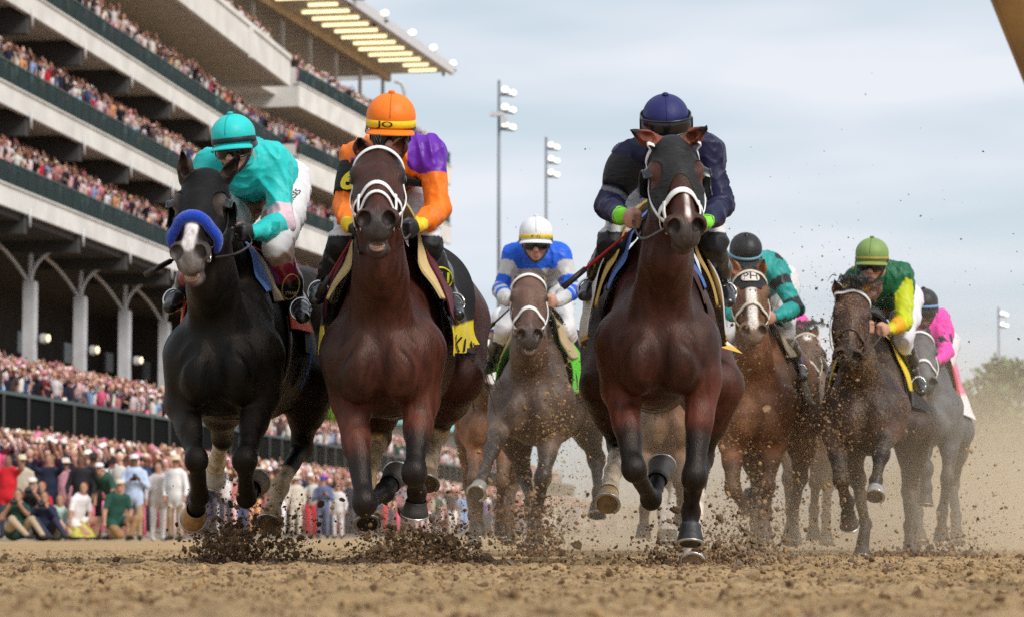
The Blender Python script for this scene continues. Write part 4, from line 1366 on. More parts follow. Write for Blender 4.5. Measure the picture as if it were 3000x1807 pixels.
J6 = build_rider('jockey in dark green silks with lime sleeves and an olive green cap', D6,
    dict(head=(2555, 742, .12), shL=(2510, 815, .36), shR=(2642, 806, .40), elL=(2470, 920, .30), elR=(2650, 940, .28),
         wrL=(2520, 960, .0), wrR=(2604, 966, .0), haL=(2540, 960, -.06), haR=(2582, 968, -.08), pel=(2622, 862, .98),
         knL=(2490, 990, .42), knR=(2645, 985, .42), anL=(2450, 1085, .8), anR=(2676, 1105, .8), toL=(2440, 1110, .6), toR=(2700, 1148, .6)),
    .110, 12, -14, -2, .0095, silk6, (.64, .64, .68), ((.014, .014, .015),), (np.array((.20, .30, .085)), np.array((.36, .28, .06)), np.array((.22, .26, .07)), .018), seed=6)
# =================================================== far right: grey horse, pink rider
D7 = 22.0
H7 = build_horse('grey racehorse with a red cloth, half hidden behind the mud-spattered bay', G_R, D7, (2704, 1310), -6, .017,
    dict(fl=[(2690, 1270, .0), (2712, 1370, -.3), (2713, 1430, -.3), (2710, 1478, -.32)],
         fr=[(2785, 1265, .0), (2776, 1400, -.1), (2760, 1500, .0), (2757, 1585, .0)],
         hl=[(2690, 1270, 1.2), (2685, 1410, 1.6), (2690, 1500, 1.3), (2695, 1590, 1.2)],
         hr=[(2800, 1260, 1.2), (2790, 1420, 1.6), (2800, 1510, 1.3), (2805, 1590, 1.2)]),
    (2690, 985, -.30), (2712, 1128), 3, .0, (.085, .085, .09), (.05, .05, .055),
    ears=[((2660, 955, -.35), (2668, 990, -.3)), ((2722, 955, -.35), (2712, 990, -.3))], muzzle=(.05, .05, .05), coat=M_coat_dusty, ear_gain=1.2, fore_gain=1.0)
bridle(H7, M_whitestrap, w=.022, nose_a=.36, fit=.008)
saddle_sheet(H7, 'saddle_cloth', M_cloth, .5, 1.05, -112, 112, .04, (.55, .015, .015), .006, wav=.014)
saddle_sheet(H7, 'lettered_cloth', M_cloth, 1.0, 1.4, -112, 112, .028, (.66, .22, .34), .005, band=[(lambda yy, pp: np.abs(pp) > 84, (.70, .68, .67))], wav=.01)
saddle(H7)
PK = np.array((.82, .05, .40))
def silk7(V, R):
    C = np.tile(PK, (len(V), 1)); t = limb_t(R, 'upR'); C[on_bone(R, 'upR') & (t > .52) & (t < .78) & (waves(V, 60, 2) > -.5)] = (.02, .015, .02); return C
J7 = build_rider('jockey in bright pink silks and black cap with a light blue band', D7,
    dict(head=(2706, 884, .12), shL=(2668, 950, .36), shR=(2750, 938, .40), elL=(2650, 1030, .3), elR=(2772, 1030, .3),
         wrL=(2690, 1050, .0), wrR=(2742, 1058, .0), pel=(2740, 1000, .98),
         knL=(2672, 1090, .42), knR=(2752, 1100, .42), anL=(2650, 1180, .8), anR=(2788, 1190, .8), toL=(2640, 1200, .6), toR=(2802, 1222, .6)),
    .108, 14, -10, 0, .0115, silk7, (.64, .62, .64), ((.03, .028, .026),), (np.array((.014, .014, .018)), np.array((.16, .34, .62)), np.array((.014, .014, .018)), .020), skin=(.16, .08, .055), seed=7, fists=False)
# =================================================== two more, nearly hidden
D8 = 23.5
H8 = build_horse('chestnut racehorse with a white face, mostly hidden behind the dusty brown horse', G_R, D8, (1432, 1330), -4, .018,
    dict(fl=[(1395, 1290, .0), (1388, 1400, -.2), (1400, 1480, .0), (1400, 1570, .0)],
         fr=[(1480, 1290, .0), (1470, 1410, -.2), (1465, 1490, .0), (1470, 1560, .1)],
         hl=[(1380, 1270, 1.2), (1375, 1420, 1.6), (1385, 1510, 1.3), (1390, 1590, 1.2)],
         hr=[(1500, 1270, 1.2), (1500, 1420, 1.6), (1490, 1510, 1.3), (1490, 1590, 1.2)]),
    (1420, 1000, -.30), (1446, 1138), 6, .0, (.16, .055, .026), (.10, .05, .03), blaze=[(.06, .5, .004, .042, .035, (.72, .68, .64))],
    ears=[((1393, 972, -.35), (1400, 1004, -.3)), ((1446, 968, -.35), (1440, 1004, -.3))], coat=M_coat_splat)
bridle(H8, M_leather, w=.02, fit=.008)
saddle_sheet(H8, 'saddle_cloth', M_cloth, .5, 1.2, -108, 108, .04, (.50, .36, .07), .006, wav=.014); saddle(H8)
J8 = build_rider('jockey in blue silks and lime banded white cap behind the dusty brown horse', D8,
    dict(head=(1478, 935, .12), shL=(1436, 990, .36), shR=(1520, 990, .40), elL=(1404, 1070, .3), elR=(1540, 1070, .3),
         wrL=(1412, 1090, .0), wrR=(1500, 1095, .0), pel=(1480, 1010, .98),
         knL=(1394, 1130, .42), knR=(1520, 1130, .42), anL=(1372, 1210, .8), anR=(1545, 1210, .8), toL=(1362, 1230, .6), toR=(1555, 1235, .6)),
    .110, 10, 0, 0, .012, (.012, .05, .42), (.62, .62, .64), ((.014, .014, .015),), (np.array((.72, .72, .72)), np.array((.32, .6, .04)), np.array((.72, .72, .72)), .02), skin=(.2, .1, .07), seed=8, fists=False)
D9 = 24.0
H9 = build_horse('brown racehorse with a white star and dark flying mane behind the PH hood', G_R, D9, (2350, 1330), -8, .018,
    dict(fl=[(2310, 1290, .0), (2310, 1400, -.2), (2315, 1480, .0), (2318, 1570, .0)],
         fr=[(2395, 1290, .0), (2390, 1410, -.2), (2385, 1490, .0), (2382, 1580, .0)],
         hl=[(2320, 1270, 1.2), (2320, 1420, 1.6), (2325, 1510, 1.3), (2330, 1590, 1.2)],
         hr=[(2430, 1270, 1.2), (2425, 1420, 1.6), (2420, 1510, 1.3), (2420, 1590, 1.2)]),
    (2362, 985, -.30), (2368, 1130), 0, .0, (.13, .065, .038), (.08, .045, .03), blaze=[(.08, .085, .0, .035, .03, (.72, .68, .62))],
    ears=[((2334, 950, -.35), (2340, 988, -.3)), ((2392, 950, -.35), (2385, 988, -.3))], coat=M_coat_splat)
bridle(H9, M_creamstrap, w=.02, fit=.008); forelock(H9, 130, .08, -.06, .05, .04); mane(H9, 90, .07)
saddle_sheet(H9, 'saddle_cloth', M_cloth, .5, 1.2, -108, 108, .05, (.66, .66, .68), .006, wav=.014); saddle(H9)
J9 = build_rider('jockey with a bright pink cap bending low behind the PH hood', D9,
    dict(head=(2334, 950, .12), shL=(2270, 1005, .36), shR=(2335, 1005, .40), elL=(2255, 1080, .3), elR=(2350, 1085, .3),
         wrL=(2280, 1100, .0), wrR=(2335, 1100, .0), pel=(2350, 1025, .98),
         knL=(2290, 1130, .42), knR=(2420, 1130, .42), anL=(2270, 1210, .8), anR=(2440, 1210, .8), toL=(2260, 1230, .6), toR=(2450, 1235, .6)),
    .108, 20, -8, 0, .012, (.8, .06, .36), (.66, .66, .70), ((.03, .03, .03),), (np.array((.80, .05, .36)), np.array((.02, .02, .02)), np.array((.80, .05, .36)), .014), seed=9, fists=False)

D10 = 22.8
H10 = build_horse('brown racehorse with white hind socks glimpsed between the legs of the dark bay', G_R, D10, (1948, 1335), 3, .02,
    dict(fl=[(1880, 1300, .0), (1890, 1400, -.2), (1888, 1490, .0), (1884, 1575, .0)],
         fr=[(2000, 1300, .0), (1990, 1410, -.2), (1998, 1470, .1), (1996, 1520, .3)],
         hl=[(1885, 1270, 1.2), (1925, 1420, 1.4), (1940, 1500, 1.2), (1945, 1590, 1.1)],
         hr=[(2010, 1270, 1.2), (1975, 1420, 1.4), (1968, 1500, 1.2), (1965, 1590, 1.1)]),
    (1950, 1010, -.30), (1952, 1150), 0, .0, (.15, .075, .040), (.09, .05, .03), socks=[('hl', .2, .4, (.6, .55, .5)), ('hr', .2, .4, (.6, .55, .5))], coat=M_coat_splat)
# ------------------------------------------------------------------ ground
def fbm(X, f, seed, octv=4, ridge=False):
    out = 0; amp = 1.0
    for o in range(octv):
        w = waves(X, f * 2.1 ** o, seed + o, 8)
        out = out + amp * ((1 - np.abs(w)) if ridge else w); amp *= .5
    return out

M_dirt, nt, bs, _ = new_mat('track_dirt')
N_, L_ = nt.nodes, nt.links
tc = N_.new('ShaderNodeTexCoord')
def nz(sc, det=6, ro=.6):
    n = N_.new('ShaderNodeTexNoise'); n.inputs['Scale'].default_value = sc; n.inputs['Detail'].default_value = det; n.inputs['Roughness'].default_value = ro
    L_.new(tc.outputs['Object'], n.inputs['Vector']); return n.outputs['Fac']
def rmp(src, p0, c0, p1, c1):
    r = N_.new('ShaderNodeValToRGB'); r.color_ramp.elements[0].position = p0; r.color_ramp.elements[0].color = (*c0, 1)
    r.color_ramp.elements[1].position = p1; r.color_ramp.elements[1].color = (*c1, 1); L_.new(src, r.inputs['Fac']); return r.outputs['Color']
big = rmp(nz(.35, 4), .35, (.46, .31, .155), .68, (.58, .405, .225))
fine = rmp(nz(16, 8, .7), .36, (.42, .38, .33), .56, (1.05, 1.03, 1.0))
mx = N_.new('ShaderNodeMixRGB'); mx.blend_type = 'MULTIPLY'; mx.inputs['Fac'].default_value = .75
L_.new(big, mx.inputs['Color1']); L_.new(fine, mx.inputs['Color2']); L_.new(mx.outputs['Color'], bs.inputs['Base Color'])
bs.inputs['Roughness'].default_value = .95; bs.inputs['Specular IOR Level'].default_value = .15
bp = N_.new('ShaderNodeBump'); bp.inputs['Strength'].default_value = .7; bp.inputs['Distance'].default_value = .03
L_.new(nz(85, 8, .8), bp.inputs['Height']); L_.new(bp.outputs['Normal'], bs.inputs['Normal'])

def ground_z(X, Y):
    Q = np.stack([X, Y, 0 * X], 1)
    near = sstep(60, 16, Y)
    z = .012 * waves(Q * A(.35, 1, 1), 2.2, 21) * near
    z += .016 * (fbm(Q, 9, 31, 4, True) - 1.1) * near
    z += .010 * fbm(Q, 30, 41, 3) * sstep(30, 10, Y)
    return z
gy = np.concatenate([[2.0, 2.6], np.geomspace(3.2, 9, 190), np.geomspace(9.03, 26, 210)[0:], np.geomspace(26.5, 60, 40), [90, 150, 300, 900, 2500]])
u = np.concatenate([[-3, -1.2, -.5], np.linspace(-.26, .26, 460), [.5, 1.2, 3]])
UU, YY = np.meshgrid(u, gy); XX = UU * (YY + 4)
ZZ = ground_z(XX.ravel(), YY.ravel())
b = MB(); b.grid(np.stack([XX.ravel(), YY.ravel(), ZZ], 1).reshape(*XX.shape, 3))
tag(b.build('ground', M_dirt), kind='structure')

def ico(sub):
    bm = bmesh.new(); bmesh.ops.create_icosphere(bm, subdivisions=sub, radius=1)
    bm.verts.index_update()
    V = np.array([v.co[:] for v in bm.verts]); F = np.array([[v.index for v in f.verts] for f in bm.faces]); bm.free(); return V, F
IV, IF = ico(2); JV, JF = ico(1)

def lumps(name, pos, size, cols, matr, V0, F0, label=None, seed=0, rough=.35, flat=.75, build=True):
    """many irregular lumps in one mesh"""
    r = np.random.default_rng(seed); n = len(pos); k = len(V0)
    D = V0[None] * (1 + rough * r.normal(size=(n, k, 1)).clip(-1.6, 1.6))
    sc = size[:, None, None] * r.uniform(.6, 1.3, size=(n, 1, 3)) * A(1, 1, flat)
    D = D * sc
    q = r.normal(size=(n, 4)); q /= np.linalg.norm(q, axis=1, keepdims=True)
    w, x, y, z = q.T
    Rm = np.stack([1 - 2 * (y * y + z * z), 2 * (x * y - z * w), 2 * (x * z + y * w), 2 * (x * y + z * w), 1 - 2 * (x * x + z * z), 2 * (y * z - x * w), 2 * (x * z - y * w), 2 * (y * z + x * w), 1 - 2 * (x * x + y * y)], 1).reshape(n, 3, 3)
    D = np.einsum('nij,nkj->nki', Rm, D) + pos[:, None]
    F = (F0[None] + (np.arange(n) * k)[:, None, None]).reshape(-1, 3)
    me = mesh_data(name, D.reshape(-1, 3), [F], np.repeat(cols, k, 0), False, (matr,))
    return tag(link(name, me), label, kind='stuff')

M_clod = mat('dirt_clods', None, rough=.95, var=.3, vscale=60, spec=.1, bump=.5, bscale=90)
r = np.random.default_rng(11)
n = 72000
cy = np.exp(r.uniform(math.log(4.6), math.log(24), n)); cx = r.uniform(-.21, .21, n) * (cy + 2)
cs = np.clip(r.lognormal(math.log(.0036), .58, n), .0016, .018) * np.clip(cy / 9, .75, 1.25)
# a ridge of thrown clods round the front hoofprints
k2 = 1000; cy2 = 14.2 + .55 * r.normal(size=k2); cx2 = np.choose(r.integers(0, 5, k2), [-1.3, -.45, .85, 1.6, -.9]) + .42 * r.normal(size=k2)
cy, cx = np.concatenate([cy, cy2]), np.concatenate([cx, cx2]); cs = np.concatenate([cs, np.clip(r.lognormal(math.log(.008), .5, k2), .003, .022)])
cz = ground_z(cx, cy) + cs * .25
tone = r.uniform(0, 1, len(cy))[:, None]
cc = np.where(tone < .45, A(.14, .085, .046) + A(.10, .07, .04) * tone, A(.27, .175, .085) + A(.16, .11, .06) * (tone - .45))
cc[n:] = A(.12, .075, .042) + .08 * tone[n:]
lumps('dirt_clods', np.stack([cx, cy, cz], 1), cs, cc, M_clod, JV, JF, seed=1, rough=.22)

# ------------------------------------------------------------------ dirt in the air
PP, SS, CC = [], [], []
def burst(n, px, py, Y, sx, sy, sY, size, dark, seed, sig=.55):
    r = np.random.default_rng(seed)
    x = px + sx * r.normal(size=n); y = py - np.abs(sy * r.normal(size=n)) * 1.0; yy = Y + sY * r.normal(size=n)
    for a, b_, c in zip(x, y, yy):
        p = P(a, b_, c); p[2] = max(p[2], .004 + .02 * r.random()); PP.append(p)
    SS.extend(np.clip(r.lognormal(math.log(size), sig, n), .0015, .045))
    t = r.random((n, 1)); CC.extend(A(.20, .125, .070) * (.4 + 1.3 * t ** 2) if dark else A(.24, .15, .072) * (.45 + t))
burst(1300, 660, 1655, 14.9, 55, 70, .35, .0056, True, 1); burst(900, 800, 1648, 15.0, 75, 85, .4, .0050, True, 2)
burst(900, 720, 1630, 15.2, 90, 120, .6, .0030, False, 3)
burst(2000, 1180, 1670, 14.5, 66, 58, .3, .0056, True, 4); burst(1500, 1290, 1670, 14.6, 58, 52, .3, .0058, True, 5); burst(900, 1250, 1650, 14.7, 110, 100, .6, .0032, False, 6)
burst(1300, 1570, 1645, 18.8, 60, 95, .4, .0056, True, 7); burst(1000, 1570, 1640, 19.0, 120, 160, .7, .0036, False, 8)
burst(700, 1960, 1672, 14.6, 60, 70, .4, .0045, True, 9); burst(1100, 2150, 1672, 15.2, 90, 80, .7, .0050, True, 10); burst(1000, 2230, 1650, 17, 140, 130, 1., .0036, False, 11)
burst(900, 2210, 1640, 19.2, 70, 150, .6, .0050, True, 12)
burst(700, 2660, 1655, 19.4, 42, 22, .3, .0060, True, 13); burst(600, 2780, 1655, 20, 60, 60, .6, .0050, True, 14); burst(500, 2860, 1640, 20, 110, 170, 1., .0040, False, 15)
burst(1500, 2290, 1560, 18.6, 130, 330, .8, .0022, False, 16); burst(1100, 1600, 1520, 18.6, 110, 280, .8, .0022, False, 17)
burst(1600, 2470, 1620, 18.6, 80, 320, .6, .0022, False, 18); burst(150, 2380, 1100, 17.5, 420, 420, 2., .0030, True, 19)
burst(700, 1450, 1600, 20, 330, 140, 2., .0032, False, 20); burst(900, 2120, 1330, 18.8, 50, 220, .5, .0032, False, 21)
burst(500, 1630, 1290, 18.7, 35, 150, .3, .0038, False, 22); burst(700, 2430, 1330, 18.6, 40, 240, .4, .0036, True, 23)
lumps('flying_dirt', np.array(PP), np.array(SS), np.array(CC), M_clod, JV, JF, seed=2, rough=.3, flat=.9)

# ------------------------------------------------------------------ grandstand
AS = math.radians(6.82); dS, nS = A(math.sin(AS), math.cos(AS), 0), A(-math.cos(AS), math.sin(AS), 0)
AG = math.radians(11.5); dG, nG = A(math.sin(AG), math.cos(AG), 0), A(-math.cos(AG), math.sin(AG), 0)
OG = A(-14.9, 190.0, 0)
def WS(s, t, z): return s * dS + t * nS + A(0, 0, z)
def WG(s, t, z): return OG + s * dG + t * nG + A(0, 0, z)
def sbx(m, fr, s0, s1, t0, t1, z0, z1, col=(1, 1, 1), mi=0):
    W, d, nn = (WS, dS, nS) if fr == 'S' else (WG, dG, nG)
    return m.box(W((s0 + s1) / 2, (t0 + t1) / 2, (z0 + z1) / 2), (s1 - s0, t1 - t0, z1 - z0), np.stack([d, nn, A(0, 0, 1)]), col, mi)
M_fas = mat('pale_stone_fascia', (.66, .645, .61), rough=.8, var=.12, vscale=.6, bump=.1, bscale=20)
M_taupe = mat('taupe_render', (.66, .62, .57), rough=.85, var=.1, vscale=.5)
M_soff = mat('grey_soffit', (.56, .53, .50), rough=.85, var=.1, vscale=.7)
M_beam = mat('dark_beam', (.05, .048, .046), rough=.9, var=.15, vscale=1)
M_shade = mat('painted_shade_interior', (.045, .04, .04), rough=.9, var=.4, vscale=.8)  # deep shade of the concourse and under-deck space put into the wall colour
M_colm = mat('white_painted_steel', (.55, .55, .56), rough=.55, var=.08, vscale=2)
M_green = mat('green_painted_rail', (.05, .085, .075), rough=.5, var=.15, vscale=3)
M_lamp = mat('lit_lamp', (1, 1, 1), var=0, emit=(1.0, .98, .92), estr=1.5)
M_warm = mat('warm_light_strip', (1, .9, .6), var=0, emit=(1.0, .82, .45), estr=1.7)
M_amber = mat('small_warm_lamp', (1, .9, .6), var=0, emit=(1.0, .80, .45), estr=1.1)
M_glass, gnt, gb, gout = new_mat('green_glass')
gb.inputs['Base Color'].default_value = (.012, .032, .028, 1); gb.inputs['Roughness'].default_value = .45; gb.inputs['Specular IOR Level'].default_value = .15
gt = gnt.nodes.new('ShaderNodeBsdfTransparent'); gt.inputs['Color'].default_value = (.45, .62, .58, 1)
gm = gnt.nodes.new('ShaderNodeMixShader'); gm.inputs['Fac'].default_value = .55
gnt.links.new(gt.outputs[0], gm.inputs[1]); gnt.links.new(gb.outputs[0], gm.inputs[2]); gnt.links.new(gm.outputs[0], gout.inputs['Surface'])

GS = empty('grandstand', WS(130, 37.3, 0), label='long pale grandstand with stacked balconies, green glass railings and tall white columns', cat='grandstand')
S0, S1 = 84.0, 186.0
T0 = 37.3
for z in (14.3, 18.7, 23.3):
    m = MB(); sbx(m, 'S', S0, S1, T0 - .25, T0, z, z + .92); sbx(m, 'S', S0, S1, T0 - .33, T0 + .05, z + .925, z + 1.0); m.build('balcony_fascia', M_fas, GS, False)
    m = MB(); sbx(m, 'S', S0, S1, T0 + .003, T0 + 7.0, z + .35, z + .7); m.build('balcony_floor', M_soff, GS, False)
    m = MB()
    for k in range(int((S1 - S0) / 1.52)):
        sbx(m, 'S', S0 + k * 1.52 + .03, S0 + (k + 1) * 1.52 - .03, T0 - .22, T0 - .19, z + 1.02, z + 1.95)
    m.build('glass_railing', M_glass, GS, False)
    m = MB(); sbx(m, 'S', S0, S1, T0 - .25, T0 - .16, z + 1.96, z + 2.02); m.build('handrail', M_green, GS, False)
    m = MB(); sbx(m, 'S', S0, S1, T0 + 4.6, T0 + 5.0, z + .705, z + 4.2 + .45); m.build('back_wall', M_taupe, GS, False)
    for k in range(12):
        s = 85.5 + 9.1 * k - 2.7
        if s > S1: break
        m = MB(); sbx(m, 'S', s - .25, s + .25, T0 - .1, T0 + 4.59, z - .85, z + .345); m.build('beam', M_beam, GS, False)
        m = MB(); m.tube([WS(s, T0 - .30, z - .55), WS(s, T0 - .30, z + .3)], .055, 8); m.build('fascia_fitting', M_colm, GS)
# big upper deck
z = 28.2
m = MB(); sbx(m, 'S', S0, 182.5, 35.9, 36.2, z, z + 1.65); sbx(m, 'S', S0, 182.5, 35.8, 36.25, z + 1.655, z + 1.95); sbx(m, 'S', 182.2, 182.5, 36.21, 44, z, z + 1.65)
m.build('upper_fascia', M_fas, GS, False)
for s in (120, 147, 170):
    m = MB(); sbx(m, 'S', s - .25, s + .25, 35.7, 35.89, z - .2, z + 1.75); m.build('pilaster', M_fas, GS, False)
m = MB(); sbx(m, 'S', S0, 182.19, 36.21, 48, z + .3, z + .7); m.build('upper_deck', M_soff, GS, False)
m = MB(); sbx(m, 'S', S0, 182, 44.2, 44.6, z + .71, z + 6.5); m.build('upper_back_wall', M_taupe, GS, False)
for s, tt in ((168.5, 40.5), (177, 41)):
    m = MB(); sbx(m, 'S', s - .2, s + .2, tt - .2, tt + .2, 24.0, z + .29); m.build('post', M_colm, GS, False)
# columns, brackets, lamps
for k in range(12):
    s = 85.5 + 9.1 * k - 2.7
    if s > S1: break
    m = MB(); sbx(m, 'S', s - .28, s + .28, T0 + 2.0, T0 + 2.55, 4.6, 12.1);
    sbx(m, 'S', s - .12, s + .12, T0 + 1.93, T0 + 1.995, 4.6, 12.0)
    c = m.build('column', M_colm, GS, False)
    m = MB(); c0 = WS(s, T0 + 2.27, 11.9)
    m.tube(bez([c0, WS(s, T0 + 2.15, 12.6), WS(s, T0 + 1.7, 13.25), WS(s, T0 + .9, 13.75), WS(s, T0 - .05, 14.05)], 14), .10, 6)
    b_ = m.build('bracket', M_colm, c)
    for e in (-1,):
        m = MB(); m.tube(bez([c0, WS(s + e * .4, T0 + 2.27 + .5 * (e < 0), 12.8), WS(s + e * 1.3, T0 + 2.27 + .9 * (e < 0), 13.5), WS(s + e * 2.6, T0 + 2.27 + 1.2 * (e < 0), 13.95)], 12), .10, 6); m.build('bracket', M_colm, c)
    m = MB(); m.tube([c0, WS(s, T0 + 2.27, 13.95)], .13, 6); m.build('bracket', M_colm, c)
    lt = MB(); p = WS(s, T0 + 1.6, 9.4); lt.box(p, (.36, .36, .46), np.stack([dS, nS, A(0, 0, 1)]), bev=.08); l_ = lt.build('lamp_housing', M_colm, c, False)
    lt = MB(); lt.ell(p + A(.28, -.30, 0), (.11, .08, .19), None, 10, 6); lt.build('lamp_lens', M_amber, l_)
m = MB(); sbx(m, 'S', S0, S1, 49, 49.4, 4, 17); sbx(m, 'S', S1 + .01, S1 + .4, T0 + .6, 49.4, 4, 14.28); m.build('concourse_wall', M_shade, GS, False)
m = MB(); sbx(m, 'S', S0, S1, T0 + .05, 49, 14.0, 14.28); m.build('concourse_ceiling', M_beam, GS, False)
for k in range(10):
    s = 96 + 9.1 * k; m = MB(); sbx(m, 'S', s, s + 1.6, 44.0, 44.15, 9.6, 10.7); m.build('hanging_screen', mat('dim_screen', (.10, .11, .12), rough=.3, var=.3, vscale=8) if k == 0 else bpy.data.materials['dim_screen'], GS, False)
for e, (s0, s1) in enumerate(((S0, S0 + .4), (S1 - .4, S1))):
    m = MB(); sbx(m, 'S', s0, s1, T0 + 5.01, 49, 14.3, 28); m.build('end_wall', M_taupe, GS, False)
# box-seat deck in front of the columns
BX = empty('box_seats', WS(150, 30, 0), label='green railed terrace of box seats below the white columns', cat='terrace')
m = MB(); sbx(m, 'S', 78, 300, 29.61, 38, 3.95, 4.1); m.build('deck_slab', M_beam, BX, False)
for k in range(8):
    m = MB(); sbx(m, 'S', 78, 300, 30.6 + k * .95, 31.55 + k * .95, 4.11, 4.13 + .2 * (k + 1)); m.build('seat_step', M_soff, BX, False)
m = MB(); sbx(m, 'S', 78, 300, 29.5, 29.6, 3.93, 4.93); m.build('shade_panel', mat('painted_shade_panel', (.004, .005, .0045), rough=.95, var=.3, vscale=2, spec=.1), BX, False); m = MB(); sbx(m, 'S', 78, 300, 29.42, 29.6, 4.94, 5.06); m.build('rail', M_green, BX, False)  # near-black panel added to stand for the shaded recess below the rail
for k in range(66):
    s = 80.7 + 3.05 * k
    m = MB(); m.tube([WS(s, 29.40, 1.6), WS(s, 29.40, 4.93)], .045, 6); m.build('post', M_beam, BX)
m = MB(); sbx(m, 'S', 78, 300, 33.5, 33.8, 1.5, 3.94); m.build('back_wall', M_shade, BX, False)

# right-hand wing with the lit canopy
WGR = empty('grandstand', WG(25, 4, 0), label='farther grandstand wing under a canopy of glowing light strips', cat='grandstand')
for i, z in enumerate((14.3, 18.9, 23.4, 28.2)):
    m = MB(); sbx(m, 'G', 4.3, 50, 0, .25, z, z + 1.5); sbx(m, 'G', 4.3, 4.55, .26, 9, z, z + 2.6 - .3 * (i < 3)); sbx(m, 'G', 4.2, 50.1, -.08, .3, z + 1.505, z + 1.6); m.build('balcony_fascia', M_fas, WGR, False)
    m = MB(); sbx(m, 'G', 4.56, 50, .26, 9, z + .4, z + .8); m.build('balcony_floor', M_soff, WGR, False)
    m = MB()
    for k in range(30): sbx(m, 'G', 4.3 + k * 1.52 + .03, 4.3 + (k + 1) * 1.52 - .03, .05, .08, z + 1.62, z + 2.55)
    m.build('glass_railing', M_glass, WGR, False)
    m = MB(); sbx(m, 'G', 4.3, 50, .02, .1, z + 2.56, z + 2.62); m.build('handrail', M_green, WGR, False)
    if i < 3:
        m = MB(); sbx(m, 'G', -2, 49.5, 6, 6.4, z + .81, z + 4.7); m.build('back_wall', M_taupe, WGR, False)
    else:
        for k in range(9):
            m = MB(); sbx(m, 'G', -40, 49.8, 1.6 + k * .95, 2.55 + k * .95, z + .81, z + .85 + .45 * (k + 1)); m.build('seat_step', M_soff, WGR, False)
m = MB(); sbx(m, 'G', -60, 48.4, -.2, 14, 37.2, 37.6); m.build('roof_deck', M_soff, WGR, False)
m = MB(); sbx(m, 'G', -60, 48.5, -.6, -.21, 37.0, 37.75); m.build('roof_edge', M_colm, WGR, False)
m = MB(); sbx(m, 'G', -60, 48.3, 4.6, 5.0, 36.55, 37.19); m.build('roof_beam', mat('tan_beam', (.42, .33, .24), rough=.7, var=.2, vscale=1), WGR, False)
for k in range(24):
    s = 3 + k * 2.0
    m = MB(); sbx(m, 'G', s, s + .14, 5.01, 13.9, 36.9, 37.19); m.build('roof_rib', M_colm, WGR, False)
for k, (t0, t1) in enumerate(((.6, 4.0), (.6, 3.9), (.6, 4.2), (.5, 2.6), (.4, 3.8), (.4, 3.8), (.4, 3.8), (.4, 3.6), (.4, 3.8), (.4, 3.6), (.4, 3.9), (.4, 3.8), (.4, 3.7), (.4, 2.4), (.4, 2.6))):
    s = 7.5 + k * 2.75
    m = MB(); sbx(m, 'G', s, s + .30, t0, t1, 36.98, 37.12); m.build('light_strip', M_warm, WGR, False)
for k in range(7):
    s = 4 + k * 7.4
    m = MB(); sbx(m, 'G', s - .12, s + .12, 5.2, 5.44, 29.5, 37.18); m.build('roof_post', M_colm, WGR, False)
m = MB(); m.tube(bez([WG(50.3, 4.8, 36.9), WG(50.5, 4.2, 36.6), WG(50.6, 4.0, 35), WG(50.6, 4.0, 29)], 12), .15, 6); m.build('end_post', M_colm, WGR)
m = MB(); sbx(m, 'G', -2, 49.5, 9.0, 9.4, 28.2, 31.5); m.build('end_parapet', M_taupe, WGR, False)

# roof floodlights
for k, (px, py) in enumerate(((1025, -2), (1096, 46), (1178, 96), (1241, 140), (1299, 186))):
    Yd = [205, 214, 224, 232, 238][k]
    c = P(px, py, Yd); c[2] = max(c[2], 37.9)
    f = empty('floodlight', c, label='pair of blazing white floodlights on the canopy edge above the farther grandstand', cat='floodlight', group='floodlights along the canopy edge')
    m = MB(); m.tube([c + A(-.9, 0, -.5), c + A(1.0, .6, -.5)], .10, 6); m.tube([c + A(0, .2, -.5), c + A(0, .2, -1.0)], .12, 6); m.build('bracket', M_beam, f)
    for e in (-1, 1):
        q_ = c + A(.75 * e, .4 * e, .05); m = MB(); m.tube([q_ + A(0, .6, .1), q_ + A(0, 0, 0)], [.2, .34], 12); l_ = m.build('lamp', M_colm, f)
        m = MB(); m.ell(q_ + A(0, -.05, 0), (.30, .12, .22), None, 12, 6); m.build('lens', M_lamp, l_)

# ------------------------------------------------------------------ light poles
def light_pole(label, px, ytop, Y, h_lamp, rows, cols, dirx, width=.42):
    top = P(px, ytop, Y); base = A(top[0], Y, 0)
    r_ = empty('light_pole', base, label=label, cat='light pole', group='tall floodlight poles')
    m = MB(); m.tube([base, top * A(1, 1, .6), top], [width, width * .8, width * .62], 10); m.build('pole', mat('galvanised_steel', (.20, .22, .25), rough=.5, metal=.3, var=.1, vscale=2) if 'galvanised_steel' not in bpy.data.materials else bpy.data.materials['galvanised_steel'], r_)
    st = h_lamp
    for i in range(rows):
        z = top[2] - st * (.55 + i)
        m = MB(); m.tube([A(top[0], Y, z - .3), A(top[0] + dirx * st * .85, Y + st * .5, z - .3)], .10, 6); a = m.build('crossarm', bpy.data.materials['galvanised_steel'], r_)
        for k in range(cols):
            q_ = A(top[0] + dirx * st * (.34 + .44 * k), Y + st * .5 * k, z - .12 * k * st)
            m = MB(); m.tube([q_ + A(0, .6, .1), q_], [.16, st * .24], 12); l_ = m.build('lamp', M_colm, a)
    # lenses are part of each lamp
            m = MB(); m.ell(q_ + A(0, -.06, 0), (st * .21, .1, st * .17), None, 12, 6); m.build('lens', M_lamp, a)
    return r_
light_pole('tallest floodlight pole, its three rows of lit lamps left of the navy jockey', 1462, 236, 190, 1.12, 3, 2, 1, .15)
light_pole('shorter floodlight pole between the tallest pole and the navy jockey', 1600, 403, 230, 1.08, 3, 2, 1, .16)
light_pole('low floodlight pole standing before the trees at far right', 2925, 900, 330, 1.2, 2, 2, 1, .18)
